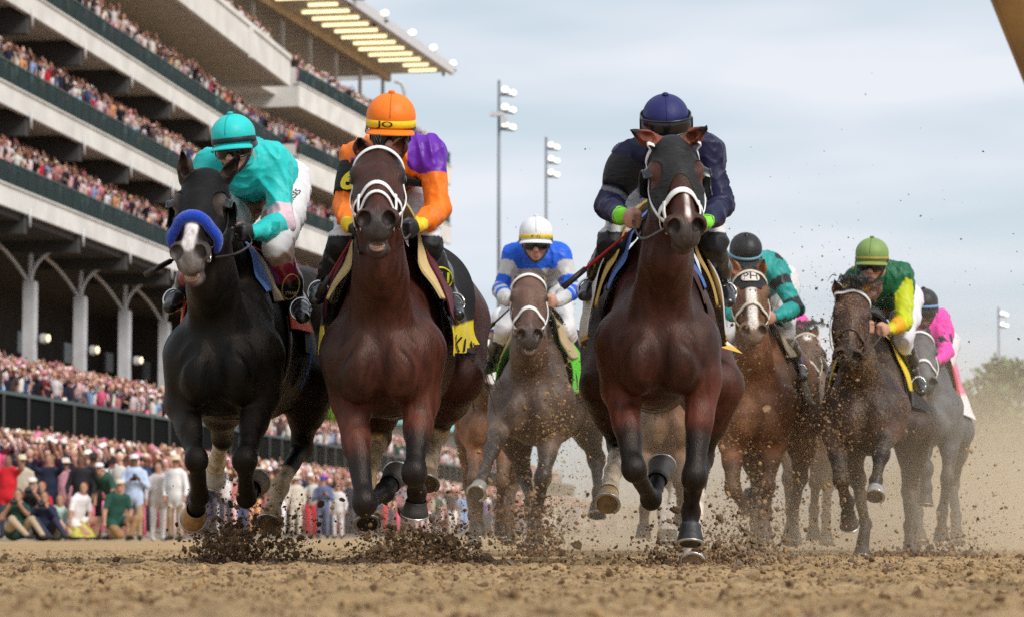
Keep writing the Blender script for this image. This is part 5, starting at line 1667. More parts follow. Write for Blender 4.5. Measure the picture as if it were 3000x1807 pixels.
m = MB(); c = P(1465, 338, 190); m.box(c + A(-.2, -.4, 0), (.9, .4, .26)); m.box(c + A(.3, -.45, -.4), (.36, .36, .42)); m.build('speaker_box', M_colm, bpy.data.objects['light_pole'], False)

# ------------------------------------------------------------------ apron slope
m = MB(); m.grid(np.array([[WS(s, t, z if s > 60 else -.06) for t, z in ((14.6, -.05), (17.4, .03), (29.4, 1.95), (36, 2.0))] for s in (54, 64, 120, 200, 330)]))
tag(m.build('apron', mat('apron_concrete', (.40, .33, .25), rough=.9, var=.2, vscale=1)), kind='structure')

# ------------------------------------------------------------------ people in the stands
def person_template(kind, seed):
    """low-poly standing spectator; returns V, F, part id (0 skin 1 top 2 legs 3 hat/hair)"""
    r = np.random.default_rng(seed); m = MB(); ids = []
    def ring(pts, rad, pid, flat=1.0, seg=7):
        n0 = m.n; m.tube(pts, rad, seg, flat=flat, side=A(0, 1, 0)); ids.extend([pid] * (m.n - n0))
    sw = r.normal() * .03
    for s in (-1, 1): ring([A(s * .10, 0, 0), A(s * .10, .0, .48), A(s * .09, 0, .92)], [.06, .075, .10], 2)
    ring([A(0, 0, .84), A(sw, .0, 1.02), A(sw, -.01, 1.22), A(sw, -.01, 1.40), A(sw, 0, 1.47)], [.155, .15, .18, .185, .07], 1, flat=.68)
    arm = r.integers(0, 4)
    for s in (-1, 1):
        sh = A(s * .19 + sw, 0, 1.39)
        up = (arm == 1) or (arm == 2 and s > 0)
        el = sh + (A(s * .10, -.12, .12) if up else A(s * .07, -.02 - .05 * r.random(), -.27))
        wr = el + (A(-s * .06, -.12, .24) if up else (A(-s * .10, -.2, .06) if arm == 3 else A(-.02 * s, -.08, -.24)))
        ring([sh, el], [.062, .05], 1, seg=6); ring([el, wr, wr + unit(wr - el) * .08], [.042, .032, .03], 0, seg=6)
    ring([A(sw, 0, 1.45), A(sw, -.01, 1.56)], [.055, .055], 0, seg=6)
    hd = A(sw + r.normal() * .015, -.02, 1.64)
    n0 = m.n; m.add(JV * A(.078, .095, .115) + hd, [JF]); ids.extend([0] * (m.n - n0))
    n0 = m.n
    if kind == 'hair': m.add(JV * A(.088, .10, .10) + hd + A(0, .025, .035), [JF])
    elif kind == 'long': m.add(JV * A(.095, .10, .15) + hd + A(0, .04, -.01), [JF])
    elif kind == 'cap': m.add(JV * A(.088, .105, .075) + hd + A(0, .0, .062), [JF])
    else:
        R_ = .20 if kind == 'wide' else .15
        th = np.arange(12) / 12 * 6.283
        for rr, zz in ((R_, .055), (R_ * .98, .07)): pass
        m.grid(np.array([[hd + A(rr * math.cos(x), rr * math.sin(x), zz) for x in th] for rr, zz in ((.02, .15), (.075, .145), (.09, .07), (R_, .05), (R_ * .97, .04), (.05, .055))]), closed=True)
    ids.extend([3] * (m.n - n0))
    tri = []
    for f in m.F:
        tri.append(f if f.shape[1] == 3 else np.concatenate([f[:, [0, 1, 2]], f[:, [0, 2, 3]]]))
    return np.concatenate(m.V), np.concatenate(tri), np.array(ids)
KINDS = ['hair', 'long', 'cap', 'brim', 'wide', 'hair', 'brim', 'long', 'brim', 'cap', 'wide', 'hair']
TPL = [person_template(KINDS[i % len(KINDS)], 100 + i) for i in range(24)]
TOPS = np.array([srgb(*c) for c in ((235, 228, 228), (240, 200, 205), (225, 150, 165), (225, 90, 130), (200, 40, 60), (40, 42, 60), (70, 80, 120), (150, 175, 215), (240, 235, 225), (205, 190, 165), (120, 40, 55), (230, 120, 150), (90, 70, 70), (235, 215, 215), (30, 30, 34), (130, 110, 150), (235, 170, 120), (50, 90, 80), (225, 190, 195), (190, 120, 120))])
TOPW = np.array([17, 4, 2, 1.0, 2.2, 13, 6, 7, 13, 10, 4, 1.5, 10, 12, 16, 2, 1.5, 3, 4, 3], float); TOPW /= TOPW.sum()
SKIN = np.array([srgb(*c) for c in ((225, 170, 150), (215, 160, 140), (200, 140, 118), (150, 100, 80), (95, 62, 50))])
HATS = np.array([srgb(*c) for c in ((240, 230, 215), (225, 205, 180), (60, 42, 36), (38, 30, 30), (235, 232, 235), (200, 165, 130), (235, 195, 200), (110, 75, 55), (215, 120, 150))])
def people_colors(r, ids, n):
    top = TOPS[r.choice(len(TOPS), n, p=TOPW)] * r.uniform(.75, 1.05, (n, 1)); leg = np.where(r.random((n, 1)) < .5, TOPS[r.choice(len(TOPS), n)], A(.05, .05, .07))
    top = top * .86; sk = .80 * SKIN[r.choice(5, n, p=[.28, .30, .22, .12, .08])]; ht = HATS[r.choice(len(HATS), n)]
    return np.stack([sk, top, leg, ht], 1)[:, ids]
M_crowd = mat('crowd_clothes', None, rough=.8, var=.1, vscale=8, spec=.2)
spots = []           # x, y, z, facing
rc = np.random.default_rng(5)
def row(fr, s0, s1, t, z, sp, fill=.93, jt=.12):
    W = WS if fr == 'S' else WG
    for s in np.arange(s0, s1, sp):
        if rc.random() > fill: continue
        p = W(s + rc.normal() * sp * .22, t + rc.normal() * jt, z); spots.append((p[0], p[1], p[2] + rc.normal() * .05, rc.normal() * .35 - 1.0))
apron = []
for k in range(16):
    t = 16.6 + k * .80
    row('S', 58, 235, t, .02 + max(0, t - 15.8) * .142, .72 if k < 6 else .80, .9, .16)
apron = [q for q in spots if q[1] > 64 or q[0] < -(q[1] * .178)]; 
apron = [q for q in apron if q[1] < 66 and q[0] < -12.5 or q[1] >= 66 - 3 * rc.random()]
spots = []
for k in range(13): row('S', 84, 290, 29.9 + k * .6, 4.08 + .15 * (k + 1.2), .56, .86)
for z in (14.3, 18.7, 23.3):
    for k in range(4): row('S', S0 + 1, S1, T0 + .22 + k * .7, z + 1.22 + .38 * k, .46, .95)
row('S', 110, 182, 36.9, 29.5, .6, .9); row('S', 110, 182, 37.7, 29.9, .6, .9)
for i, z in enumerate((14.3, 18.9, 23.4)):
    for k in range(3): row('G', 4.8, 49.5, .7 + k * .8, z + 1.8 + .38 * k, .48, .95)
for k in range(9): row('G', -10 if k > 3 else 4.8, 49.5, 1.0 + k * .95, 30.05 + .48 * k, .50, .94)
rest = spots
apron.sort(key=lambda q: q[1])
near, far = apron[:255], apron[255:]
# individual spectators: 24 bodies in 4 colourings, copied
pm = []
for i in range(72):
    V, F, ids = TPL[i % 24]; rr = np.random.default_rng(900 + i)
    pm.append(mesh_data('spectator', V * A(1, 1, rr.uniform(.94, 1.06)), [F], people_colors(rr, ids, 1)[0], True, (M_crowd,)))
def crowd_label(q):
    u_ = 1500 + q[0] / q[1] * FPX
    if u_ < 560: return ('blurred spectator in the apron crowd at far left, left of the black horse', 'spectators on the apron left of the black horse')
    if u_ < 1000: return ('blurred spectator in the apron crowd seen between the black and the bay horse', 'spectators on the apron between the two left horses')
    return ('blurred spectator in the apron crowd seen beyond the legs of the bay horse', 'spectators on the apron beyond the bay horse')
proto = {}
for i, q in enumerate(near):
    lb, gp = crowd_label(q); k = int(rc.integers(0, len(pm)))
    o = bpy.data.objects.new('person', pm[k]) if k not in proto else proto[k].copy()
    proto.setdefault(k, o); COL.objects.link(o)
    o.location = q[:3]; o.rotation_euler = (0, 0, q[3] + .9); tag(o, lb, 'spectator', gp)
# everyone farther away: one mass
def mass(name, pts, seed):
    r = np.random.default_rng(seed); pts = np.array(pts); ti = r.integers(0, 24, len(pts)); VV, FF, CL, n0 = [], [], [], 0
    for t in range(24):
        q = pts[ti == t]
        if not len(q): continue
        V, F, ids = TPL[t]; n = len(q)
        c, s = np.cos(q[:, 3] + .9), np.sin(q[:, 3] + .9); sc = r.uniform(.93, 1.07, n)
        X = (V[None, :, 0] * c[:, None] - V[None, :, 1] * s[:, None]) + q[:, 0:1]; Y = (V[None, :, 0] * s[:, None] + V[None, :, 1] * c[:, None]) + q[:, 1:2]; Z = V[None, :, 2] * sc[:, None] + q[:, 2:3]
        VV.append(np.stack([X, Y, Z], -1).reshape(-1, 3)); FF.append((F[None] + n0 + (np.arange(n) * len(V))[:, None, None]).reshape(-1, 3)); n0 += n * len(V)
        CL.append(people_colors(r, ids, n).reshape(-1, 3))
    return tag(link(name, mesh_data(name, np.concatenate(VV), [np.concatenate(FF)], np.concatenate(CL), True, (M_crowd,))), kind='stuff')
mass('crowd', far + rest, 77)
# ------------------------------------------------------------------ people at the edge of the track
M_wear = mat('daywear', None, rough=.75, var=.12, vscale=14, bump=.3, bscale=16, spec=.2)
def near_person(label, px, pfeet, Y, ht, pose, top, leg, hat=None, hair=(.03, .02, .015), skin=(.42, .22, .15), shoe=(.03, .025, .02), face=0.0, hold=None, sleeve=True, skirt=None):
    base = P(px, pfeet, Y); base[2] = max(base[2], 0.0)
    k = ht / 1.75; ca, sa = math.cos(face), math.sin(face)
    def G(x, y, z): return base + A(x * ca - y * sa, x * sa + y * ca, z) * k
    S = Sculpt(.021); ops = []
    def limb(pts, rad, col, kk=.03):
        for i in range(len(pts) - 1):
            S.cone(pts[i], pts[i + 1], rad[i] * k, rad[i + 1] * k, kk)
            ops.append((pc(pts[i], pts[i + 1], rad[i] * k * 1.22 + .008, rad[i + 1] * k * 1.22 + .008), col, .012))
    bent = 0
    if pose == 'stand':
        hipz = .95
        for s in (-1, 1):
            limb([G(s * .10, 0, hipz - .03), G(s * .115, -.02, .50), G(s * .12, .02, .09)], [.095, .07, .05], leg)
            limb([G(s * .12, .03, .05), G(s * .14, -.14, .035)], [.05, .038], shoe)
        tor = [G(0, .01, .90), G(0, .0, 1.15), G(0, .0, 1.38)]
    elif pose == 'bend':
        for s in (-1, 1):
            limb([G(s * .10, .1, .90), G(s * .115, .0, .50), G(s * .12, .05, .09)], [.10, .07, .05], leg)
            limb([G(s * .12, .05, .05), G(s * .14, -.12, .035)], [.05, .038], shoe)
        tor = [G(0, .1, .92), G(0, -.08, 1.12), G(.0, -.22, 1.30)]
    elif pose == 'kneel':
        for s in (-1, 1):
            kn = G(s * .17 + .16, -.34, .42 if s > 0 else .10)
            limb([G(s * .10, .05, .36), kn], [.11, .085], leg); limb([kn, G(s * .15 + .05, -.02 if s < 0 else -.36, .07)], [.07, .05], leg)
            limb([G(s * .15 + .05, -.02 if s < 0 else -.36, .05), G(s * .15 + .05, .1 if s < 0 else -.50, .04)], [.045, .035], shoe)
        tor = [G(0, .06, .36), G(.02, .0, .62), G(.04, -.08, .86)]
    else:       # sit on the ground
        for s in (-1, 1):
            kn = G(s * .20, -.30, .40)
            limb([G(s * .10, .08, .14), kn], [.12, .08], leg); limb([kn, G(s * .16 + .2, -.55, .08)], [.07, .05], leg); limb([G(s * .16 + .2, -.55, .06), G(s * .16 + .3, -.62, .06)], [.045, .035], shoe)
        tor = [G(0, .1, .14), G(0, .05, .40), G(0, -.02, .64)]
    up = unit(tor[2] - tor[1]); sd = A(ca, sa, 0)
    S.cone(tor[0], tor[1], .150 * k, .148 * k, .05, side=sd, sq=1.15); S.cone(tor[1], tor[2], .150 * k, .155 * k, .05, side=sd, sq=1.22)
    ops.append((pc(tor[0] + up * .04, tor[2], .27 * k, .24 * k), top, .01))
    hold_ = hold or 'down'
    for s in (-1, 1):
        sh = tor[2] + sd * s * .19 * k - up * .01 * k
        if hold_ == 'camera': el, wr = sh + sd * s * .10 * k - A(0, .12, .20) * k, tor[2] + sd * s * .07 * k + A(0, -.30, .08) * k
        elif hold_ == 'phone': el, wr = sh + sd * s * .08 * k - A(0, .06, .27) * k, tor[2] + sd * (s * .05 + .05) * k + A(0, -.26, -.12) * k
        elif hold_ == 'raise': el, wr = sh + sd * s * .12 * k + A(0, -.2, .08) * k, sh + sd * s * .04 * k + A(0, -.34, .34) * k
        else: el, wr = sh + sd * s * .09 * k - A(0, .02, .28) * k, sh + sd * s * .07 * k - A(0, .16, .50) * k
        S.cone(sh, el, .068 * k, .055 * k, .04); S.cone(el, wr, .052 * k, .034 * k, .02)
        hd_ = unit(wr - el); S.ell(wr + hd_ * .06 * k, A(.04, .035, .05) * k, None, .015)
        ops.append((pc(sh, el, .10 * k, .075 * k), top, .01)); ops.append((pc(el, lerp(el, wr, .92), .075 * k, .055 * k), top if sleeve else skin, .01))
        ops.append((pc(wr, wr + hd_ * .12, .07 * k, .07 * k), skin, .008))
    nk = tor[2] + up * .10 * k; S.cone(tor[2], nk, .065 * k, .055 * k, .03)
    hd = nk + (up * .12 + A(0, -.03, .02)) * k
    S.ell(hd, A(.078, .095, .115) * k, None, .02); S.cone(hd + A(0, -.08, -.02) * k, hd + A(0, -.11, -.035) * k, .014, .016, .015); S.ell(hd + A(0, -.05, -.09) * k, A(.045, .05, .04) * k, None, .03)
    ops.append((pe(hd, A(.13, .15, .17) * k), skin, .01)); ops.append((pc(nk, nk + up * .03, .07, .07), skin, .01))
    for s in (-1, 1): ops.append((pe(hd + A(s * .03, -.09, .015) * k, A(.018, .02, .011)), np.array(skin) * .3, .008))
    if hair is not None:
        S.ell(hd + A(0, .03, .03) * k, A(.088, .098, .105) * k, None, .015); ops.append((pe(hd + A(0, .055, .05) * k, A(.115, .115, .10) * k), hair, .01))
    S.run()
    root = empty('person', base, label=label, cat='spectator')
    m = MB(); V = S.V + S.N * (waves(S.V, 24, int(px), 6) * .004)[:, None]; m.add(V, [S.Q], paint(S.V, top, ops)); m.build('body', M_wear, root)
    if skirt is not None:
        m = MB(); th = np.arange(28) / 28 * 6.283; rr = [.16, .24, .34, .40]
        rows = [[lerp(tor[0] + up * .05, G(0, -.1, .06), e) + (A(math.cos(x), math.sin(x) * .8, 0) * (rr[i] + .02 * math.sin(x * 7)) * k) for x in th] for i, e in enumerate((0, .35, .75, 1.0))]
        m.grid(np.array(rows), skirt, closed=True); m.build('skirt', mat('skirt_print', None, rough=.8, var=.5, vscale=11), root, solid=.006)
    if hat is not None:
        kind, hc = hat; m = MB(); th = np.arange(24) / 24 * 6.283; c = hd + A(0, .0, .05) * k
        prof = dict(cap=((.02, .085), (.07, .075), (.092, .03), (.096, .005)), brim=((.02, .11), (.075, .105), (.088, .06), (.095, .012), (.17, .0), (.175, .004), (.09, .0)))[kind]
        m.grid(np.array([[c + A(rr * math.cos(x), rr * 1.15 * math.sin(x), zz) * k for x in th] for rr, zz in prof]), hc, closed=True)
        if kind == 'cap':
            t = np.linspace(-1.0, 1.0, 9); m.grid(np.array([[c + A(math.sin(x) * .092, -math.cos(x) * (.10 + e * .08), .006 - e * .012) * k for x in t] for e in (0, 1)]), hc)
        m.build('hat', M_wear, root, solid=.004)
    if hold_ in ('camera', 'phone'):
        c = tor[2] + A(0, -.36, .10 if hold_ == 'camera' else -.10) * k + (sd * .05 if hold_ == 'phone' else 0)
        o = empty('camera' if hold_ == 'camera' else 'phone', c, label=('black camera held up by ' if hold_ == 'camera' else 'dark phone held by ') + label.split(' in ')[0] + ' in ' + ' '.join(label.split(' in ')[1].split()[:3]), cat='camera' if hold_ == 'camera' else 'phone')
        m = MB()
        if hold_ == 'camera':
            m.box(c, (.15, .07, .10), bev=.012); m.box(c + A(0, 0, .06), (.06, .06, .04), bev=.008); m.build('camera_body', M_plastic, o)
            m = MB(); m.tube([c + A(0, -.03, 0), c + A(0, -.12, 0), c + A(0, -.20, 0)], [.036, .038, .048], 14); m.build('lens', M_plastic, o)
        else:
            m.box(c, (.075, .012, .15), bev=.005); m.build('phone_case', M_plastic, o); m = MB(); m.box(c + A(0, .0075, 0), (.066, .002, .135)); m.build('screen', M_visor, o, False)
    return root
W_, KH = (.72, .71, .70), (.40, .28, .17)
near_person('standing man in pale blue shirt, khaki trousers and white cap', 392, 1582, 61, 1.76, 'stand', (.46, .56, .74), KH, ('cap', W_), None, (.16, .08, .055), hold='phone')
near_person('standing person in white trousers and pale grey top beside the pale blue shirt', 462, 1584, 61.5, 1.62, 'stand', (.55, .50, .48), W_, None, (.10, .06, .04), shoe=W_, face=.5)
near_person('standing man in white shirt, tan trousers and straw hat', 514, 1581, 61, 1.72, 'stand', W_, (.36, .27, .18), ('brim', (.62, .50, .34)), None, (.36, .18, .12), face=-.5)
near_person('standing man in dark green shirt and white cap leaning left', 326, 1580, 62.2, 1.72, 'bend', (.03, .075, .055), (.5, .42, .32), ('cap', W_), None, face=-.7, sleeve=False)
near_person('kneeling man in dark green shirt, brown trousers and cream cap', 335, 1581, 59.5, 1.74, 'kneel', (.02, .075, .055), (.30, .17, .08), ('cap', (.60, .54, .42)), None, face=.5, sleeve=False)
near_person('standing woman in black dress with dark curly hair', 236, 1577, 62, 1.74, 'stand', (.018, .017, .02), (.018, .017, .02), None, (.02, .015, .012), (.16, .08, .05), skirt=None)
near_person('crouching woman in white top and yellow skirt with red brown hair', 224, 1581, 59.5, 1.66, 'kneel', (.70, .68, .68), (.42, .22, .15), None, (.16, .05, .025), face=.9, sleeve=False, skirt=(.46, .42, .08))
near_person('seated photographer in dark green shirt and tan trousers at far left', 48, 1581, 59, 1.78, 'sit', (.02, .06, .045), (.42, .32, .22), None, (.05, .03, .02), hold='camera', face=.5, sleeve=False)
near_person('seated person in navy jacket in the front row at left', 128, 1582, 59.2, 1.70, 'sit', (.025, .03, .06), (.03, .035, .06), None, (.10, .05, .03), hold='camera', face=.3)
near_person('seated woman in pale mint top with bare arms', 168, 1583, 59.6, 1.62, 'sit', (.42, .58, .50), (.55, .32, .28), None, (.20, .09, .05), face=.8, sleeve=False)
near_person('kneeling woman in red top with orange brown hair', 108, 1576, 60.5, 1.66, 'kneel', (.50, .03, .04), (.04, .04, .06), None, (.30, .10, .04), hold='phone', face=.4, sleeve=False)
near_person('standing man in bright red shirt with raised arms', 22, 1575, 61.5, 1.72, 'stand', (.60, .02, .03), (.05, .05, .07), None, (.03, .02, .015), (.25, .13, .09), hold='raise', sleeve=False)
near_person('standing man in navy suit jacket with raised arms', 142, 1575, 62.5, 1.76, 'stand', (.02, .025, .05), (.02, .025, .05), None, (.18, .10, .06), hold='raise')
near_person('standing man in black suit left of the dark green shirts', 272, 1577, 62.8, 1.78, 'stand', (.015, .015, .018), (.015, .015, .018), ('brim', (.03, .025, .025)), None, (.2, .1, .07))
near_person('standing woman in cream coat behind the black horse\'s hind hoof', 866, 1572, 80, 1.64, 'stand', (.60, .54, .46), (.60, .54, .46), ('brim', (.6, .52, .42)), (.12, .07, .04), face=.5)
near_person('standing man in blue grey suit and blue cap between the two left horses', 946, 1577, 86, 1.80, 'stand', (.10, .13, .24), (.10, .13, .22), ('cap', (.03, .05, .40)), None, hold='phone')
near_person('standing person in white suit right of the blue grey suit', 990, 1577, 88, 1.62, 'stand', (.66, .64, .64), (.62, .62, .64), None, (.1, .06, .04), face=-.3)
near_person('kneeling photographer in black shirt and white cap at left edge', 84, 1578, 60.3, 1.78, 'kneel', (.02, .02, .022), (.10, .09, .08), ('cap', (.66, .62, .55)), None, hold='camera', face=.2, sleeve=False)
near_person('standing woman in pink dress behind the seated photographers', 190, 1574, 63, 1.66, 'stand', (.62, .30, .36), (.62, .30, .36), ('brim', (.70, .60, .50)), (.2, .1, .05), face=.2, hold='raise', sleeve=False)
near_person('standing man in beige jacket and straw hat behind the white cap', 62, 1574, 63.4, 1.74, 'stand', (.52, .44, .34), (.3, .25, .2), ('brim', (.62, .52, .38)), None, face=.1)

# ------------------------------------------------------------------ trees, roofs and marker pole far behind
M_leaf = mat('tree_leaves', None, rough=.7, var=.35, vscale=.8, spec=.2)
M_bark = mat('tree_bark', (.10, .075, .055), rough=.9, var=.3, bump=.3, bscale=8)
def tree(label, px, Y, h, wd, tint, seed, n=2600):
    r = np.random.default_rng(seed); x = P(px, 1500, Y)[0]; base = A(x, Y, 0)
    root = empty('tree', base, label=label, cat='tree', group='trees beyond the track')
    m = MB(); m.tube([base, base + A(.2, 0, h * .3), base + A(-.1, 0, h * .6), base + A(.1, 0, h * .85)], [h * .03, h * .024, h * .014, .05], 8)
    for i in range(7):
        a = r.uniform(0, 6.28); z0 = h * r.uniform(.25, .6); e = base + A(math.cos(a) * wd * .35, math.sin(a) * wd * .35, z0 + h * .22)
        m.tube([base + A(0, 0, z0), lerp(base + A(0, 0, z0), e, .5) + A(0, 0, .3), e], [h * .012, h * .008, .04], 6)
    m.build('trunk', M_bark, root)
    cl = []
    for i in range(22):
        a = r.uniform(0, 6.28); zz = r.uniform(.30, .98); rad = wd * .5 * math.sqrt(max(.05, 1 - ((zz - .55) / .5) ** 2)) * r.uniform(.2, .95)
        cl.append((base + A(math.cos(a) * rad, math.sin(a) * rad, zz * h), wd * r.uniform(.11, .2), r.uniform(.65, 1.35)))
    ci = r.integers(0, len(cl), n); C = np.array([cl[i][0] for i in ci]); R_ = np.array([cl[i][1] for i in ci]); tn = np.array([cl[i][2] for i in ci])
    d = r.normal(size=(n, 3)); d /= np.linalg.norm(d, axis=1, keepdims=True); c = C + d * (R_ * r.uniform(.5, 1.05, n))[:, None] * A(1, 1, .8)
    sz = r.uniform(.22, .5, n) * h / 14; a = r.normal(size=(n, 3)); a /= np.linalg.norm(a, axis=1, keepdims=True); bb = np.cross(a, r.normal(size=(n, 3))); bb /= np.linalg.norm(bb, axis=1, keepdims=True)
    a = a * sz[:, None]; bb = bb * sz[:, None] * .7
    V = np.stack([c - a, c - bb * .8, c + a, c + bb], 1).reshape(-1, 3)
    col = np.repeat(np.asarray(tint) * (tn * r.uniform(.75, 1.25, n))[:, None], 4, 0)
    m = MB(); m.add(V, [np.arange(n * 4).reshape(-1, 4)], col); m.build('crown', M_leaf, root, False)
TG, TD = (.17, .24, .09), (.11, .165, .07)  # distance haze put into the leaf colour by paling it
for i, (px, Y, h, wd, tn) in enumerate(((2835, 320, 15.5, 12, TG), (2905, 350, 12, 10, TD), (2960, 300, 17, 14, TD), (3040, 310, 15, 15, TG), (2760, 380, 12, 12, TD), (3140, 330, 18, 15, TD), (2690, 400, 11, 13, TD), (3260, 320, 16, 15, TG))):
    tree(['tree with pale green crown in the hazy row at far right', 'darker tree in the hazy row at far right'][tn is TD], px, Y, h, wd, tn, 50 + i)
for i, (px, Y, h, wd) in enumerate(((845, 285, 15, 9), (905, 290, 13, 10), (965, 280, 14.5, 10), (1030, 300, 12, 10), (1365, 300, 12, 10))):
    tree('bright green tree seen between and under the front horses', px, Y, h, wd, (.16, .26, .03), 80 + i, 2000)
M_teal = mat('teal_roof_sheet', (.20, .42, .38), rough=.6, var=.1, vscale=.8)
for k, (px, Y, w) in enumerate(((1150, 240, 3.6), (1350, 250, 5.0))):
    c = P(px, 1500, Y); c[2] = 0; zt = P(px, 1205 + 30 * k, Y)[2]; ze = P(px, 1242 + 22 * k, Y)[2]
    r_ = empty('pavilion', c, label='teal roofed stand ' + ('seen between the forelegs of the bay horse' if k == 0 else 'right of the bay horse with its hind leg in front'), cat='pavilion')
    m = MB(); m.grid(np.array([[c + A(-w, -2, ze), c + A(w, -2, ze)], [c + A(-w * .8, 1, zt), c + A(w * .8, 1, zt)], [c + A(-w, 4, ze), c + A(w, 4, ze)]])); m.build('roof', M_teal, r_, False, solid=.12)
    m = MB(); m.box(c + A(0, 1.2, ze / 2 - .1), (w * 1.7, 3, ze - .3)); m.build('wall', M_fas, r_, False)
    m = MB(); m.box(c + A(-w * .3, -.35, ze * .72), (w * .5, .1, ze * .25)); m.build('window', M_visor, r_, False)
c = P(1383, 1575, 62); top = P(1376, 1474, 62)
r_ = empty('marker_pole', A(c[0], 62, 0), label='orange and white banded marker pole behind the dusty brown horse', cat='pole')
m = MB()
for k in range(6): m.tube([A(c[0], 62, .13 * k + .001), A(c[0], 62, .13 * (k + 1) - .001)], .06, 12, (.70, .69, .68) if k % 2 == 0 else (.72, .12, .03))
m.build('shaft', M_cloth, r_); m = MB(); m.ell(A(c[0], 62, .80), (.075, .075, .05), None, 12, 7, (.7, .69, .68)); m.build('cap', M_cloth, r_)

# ------------------------------------------------------------------ slanted board at the top right, close to the camera
YB = 8.0; p0, p1 = P(2905, 0, YB), P(3000, 236, YB); d_ = unit(p1 - p0); n_ = np.cross(d_, A(0, 1, 0)); n_ = n_ if n_[0] > 0 else -n_
L0 = p0 - d_ * .6; t_ = 1.9; cm = L0 + d_ * t_ / 2 + n_ * .21
m = MB(); m.box(cm, (t_, .42, .05), np.stack([d_, n_, A(0, 1, 0)]), bev=.008)
bd = m.build('slanted_board', mat('golden_brown_wood', (.26, .125, .025), rough=.6, var=.45, vscale=6, bump=.3, bscale=14, stretch=(1, 1, 1)), None, True, cm)
tag(bd, 'golden brown slanted board cutting the top right corner', 'board')
e_ = L0 + d_ * (t_ - .12) + n_ * .3
m = MB(); m.box(A(e_[0], YB + .09, e_[2] / 2), (.09, .09, e_[2]), bev=.006); m.build('support_post', M_bark, bd)

# ------------------------------------------------------------------ whips and lettering
whip('riding whip pointing down left beside the black horse\'s muzzle', (426, 805, -.40), (640, 690, -.1), D1)
whip('riding whip with thick black grip and red shaft held by the navy jockey', (1650, 842, -.10), (1842, 682, -.02), D3, col=(.45, .01, .02))
whip('thin riding whip at the left of the blue and white jockey', (1420, 972, -.1), (1502, 896, -.05), D4)
whip('riding whip tip showing left of the orange jockey\'s knee', (930, 870, .2), (1032, 700, -.05), D2, col=(.25, .01, .03))

def sphere_surf(o):
    me = o.data; loc = org_of(o); bm = bmesh.new(); bm.from_mesh(me); bv = BVHTree.FromBMesh(bm); bm.free()
    def f(W, d):
        out = W.copy()
        for i, w in enumerate(W):
            h_ = bv.ray_cast(Vector(w - loc - d * .3), Vector(d), 1.5)
            if h_[0] is not None: out[i] = np.array(h_[0]) + loc
            else: out[i] = w + d * .12
        return out
    return f
INK = (.012, .012, .012)
CX = A(1, 0, 0)
def put(name, txt, o, c, ex, ey, size, col=INK, width=None, lift=.004, surf=None):
    return decal(name, txt, M_ink, o, c, ex, ey, size, surf or sphere_surf(o), lift, width, col)
def child(o, n):
    return next(x for x in o.children if x.name.startswith(n))
put('lettering', 'JO', J2.helmet, J2.h(-.02, .155, -.017), J2.Hf[0], J2.Hf[2], .040, width=.075, lift=.010)
put('lettering', 'F G', J4.helmet, J4.h(0, .155, -.020), J4.Hf[0], J4.Hf[2], .026, width=.06, lift=.0075)
put('lettering', 'PH', PHB, H5.q(.100, 0, .12), H5.sd, -H5.u, .085, width=.095, lift=.016, surf=lambda W, d: H5.S.trace(W, np.tile(d, (len(W), 1)), .3))
# number armband on the orange jockey, plain armband on the navy one
def armband(J, bone, t0, t1, m, out, name='armband'):
    a, b_ = J.j['sh' + bone], J.j['el' + bone]; ax = unit(b_ - a); th = np.arange(28) / 28 * 6.283
    e1 = unit(A(0, 1, 0) - ax * ax[1]); e2 = np.cross(ax, e1); rows = []
    for t in np.linspace(t0, t1, 8):
        c = lerp(a, b_, t); D_ = np.cos(th)[:, None] * e1 + np.sin(th)[:, None] * e2
        rows.append(J.S.trace(c + D_ * .16, -D_, .16, .008 + out * math.sin((t - t0) / (t1 - t0) * math.pi)))
    mm = MB(); mm.grid(np.array(rows), closed=True); return mm.build(name, m, J.root, solid=.004)
ab = armband(J2, 'L', .22, .84, M_lyc, .006)
a, b_ = J2.j['shL'], J2.j['elL']; put('number', '6', ab, lerp(a, b_, .54) + A(-.03, -.14, 0), A(.92, -.30, .0), A(.10, -.0, 1), .125, (.80, .66, .02), width=.075, lift=.006)
armband(J3, 'L', .10, .66, M_lyc, .016)
# boots
lg = lambda J, s, t: lerp(J.j['kn' + s], J.j['an' + s], t)
b1 = J2.bootR; c = lg(J2, 'R', .72) + A(.0, -.1, .0); put('lettering', '811', b1, c, CX, A(.05, 0, 1), .062, (.62, .70, .03), width=.085, lift=.005)
m = MB(); t_ = np.linspace(0, 6.283, 32)
def ring_on(o, c, ex, ey, rx, ry, w, col, name='emblem'):
    f = sphere_surf(o); n_ = unit(np.cross(ex, ey)); pts = c + rx * np.cos(t_)[:, None] * unit(ex) + ry * np.sin(t_)[:, None] * unit(ey)
    q_ = f(pts, -n_) + n_ * .004; mm = MB(); strap(mm, q_, np.tile(n_, (len(q_), 1)), w, .002, col); return mm.build(name, M_cloth, o)
ring_on(b1, c, CX, A(.05, 0, 1), .050, .046, .008, (.62, .70, .03))
b1 = J1.bootR; c = lg(J1, 'R', .74) + A(.0, -.1, .0); ring_on(b1, c, CX, A(.2, 0, 1), .040, .058, .006, (.52, .34, .10)); put('lettering', 'STEAK', b1, c + A(.0, 0, -.030), CX, A(0, 0, 1), .020, (.6, .5, .35), width=.055, lift=.005)
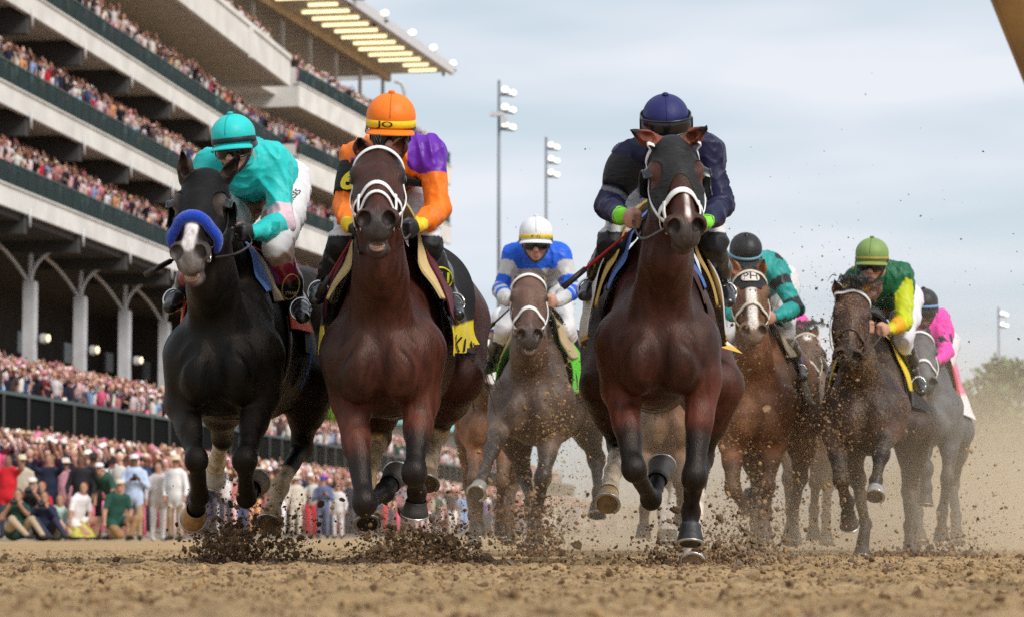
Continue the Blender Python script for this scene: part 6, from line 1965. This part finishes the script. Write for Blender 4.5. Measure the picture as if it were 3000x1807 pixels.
# breeches lettering on the turquoise rider and blue rider
br = child(J1.root, 'breeches')
put('lettering', 'DIS', br, lerp(J1.j['pel'], J1.j['knR'], .25) + A(.06, -.20, .06), A(.35, 0, .94), A(-.94, 0, .35), .060, width=.11)
put('lettering', 'OAKHORSES', br, lerp(J1.j['pel'], J1.j['knR'], .5) + A(.075, -.20, .03), A(.35, 0, .94), A(-.94, 0, .35), .040, width=.20)
br = child(J4.root, 'breeches'); put('lettering', 'D', br, lerp(J4.j['pel'], J4.j['knR'], .55) + A(.04, -.2, .05), A(.25, 0, .97), A(-.97, 0, .25), .06)
# saddle-cloth lettering laid on the flank (view from the right-hand side of each horse)
def flank(H, txt, y, ph, size, width, col, o, side=1, lift=.05):
    p, dr = trunk_pt(H, [y], [ph * side], lift); ex = H.R @ A(0, 1, 0) * side; n_ = dr[0]
    ey = unit(np.cross(n_, ex)); ey = ey if ey[2] > 0 else -ey
    return put('lettering', txt, o, p[0] + n_ * .03, ex, ey, size, col, width, .006)
def part(H, n): return child(H.root, n)
o = part(H2, 'saddle_cloth')
flank(H2, 'ARNS', 1.15, 103.5, .12, .38, INK, o); flank(H2, 'KI', .66, 103.5, .12, .16, INK, o); flank(H2, 'RN', .75, 103.5, .12, .20, INK, o, -1)
flank(H1, 'R', 1.2, 95, .10, .07, (.7, .7, .7), part(H1, 'lettered_cloth')); flank(H4, 'RO', 1.05, 98, .12, .16, (.7, .7, .68), part(H4, 'lettered_cloth'))

# ------------------------------------------------------------------ dust hanging over the track
def dust(label, x0, x1, y0, y1, z1, dens, col, scale, thr):
    m, nt, b_, out = new_mat('dust_air'); nt.nodes.remove(b_)
    v = nt.nodes.new('ShaderNodeVolumePrincipled'); v.inputs['Color'].default_value = (*col, 1); v.inputs['Anisotropy'].default_value = .3
    tc = nt.nodes.new('ShaderNodeTexCoord'); sp = nt.nodes.new('ShaderNodeSeparateXYZ'); nt.links.new(tc.outputs['Generated'], sp.inputs[0])
    n = nt.nodes.new('ShaderNodeTexNoise'); n.inputs['Scale'].default_value = scale; n.inputs['Detail'].default_value = 3; nt.links.new(tc.outputs['Object'], n.inputs['Vector'])
    def mth(op, a, b=None):
        q = nt.nodes.new('ShaderNodeMath'); q.operation = op
        for i, s in enumerate((a, b)):
            if s is None: continue
            if isinstance(s, (int, float)): q.inputs[i].default_value = s
            else: nt.links.new(s, q.inputs[i])
        return q.outputs[0]
    fz = mth('POWER', mth('SUBTRACT', 1.0, sp.outputs['Z']), 2.2)
    ed = mth('MULTIPLY', mth('MULTIPLY', sp.outputs['X'], mth('SUBTRACT', 1.0, sp.outputs['X'])), 4.0)
    nn = mth('MAXIMUM', mth('MULTIPLY', mth('SUBTRACT', n.outputs['Fac'], thr), 3.0), 0.0)
    nt.links.new(mth('MULTIPLY', mth('MULTIPLY', mth('MULTIPLY', fz, nn), mth('POWER', ed, .7)), dens), v.inputs['Density'])
    nt.links.new(v.outputs[0], out.inputs['Volume'])
    mm = MB(); c = A((x0 + x1) / 2, (y0 + y1) / 2, z1 / 2 - .1); mm.box(c, (x1 - x0, y1 - y0, z1 + .2))
    o = mm.build('dust_cloud', m, None, False, c); return tag(o, label, kind='stuff')
dust('tan dust hanging behind the right-hand horses', .0, 13, 18.6, 48, 3.0, .52, (.97, .84, .64), .55, .36)
dust('thin tan dust behind the left-hand horses', -1.8, 3.8, 17.2, 36, 1.8, .075, (.97, .84, .64), .6, .38)

def puff(px0, px1, Y, z1, dens, dy=.5):
    a, b_ = P(px0, 1600, Y)[0], P(px1, 1600, Y)[0]
    dust('tan powder thrown up by the front hooves', a, b_, Y - dy, Y + dy, z1, dens, (.97, .84, .64), 2.2, .40)
puff(560, 960, 15.4, .55, 3.0); puff(1040, 1480, 15.0, .45, 2.2); puff(1860, 2420, 15.4, .50, 2.0, .6)
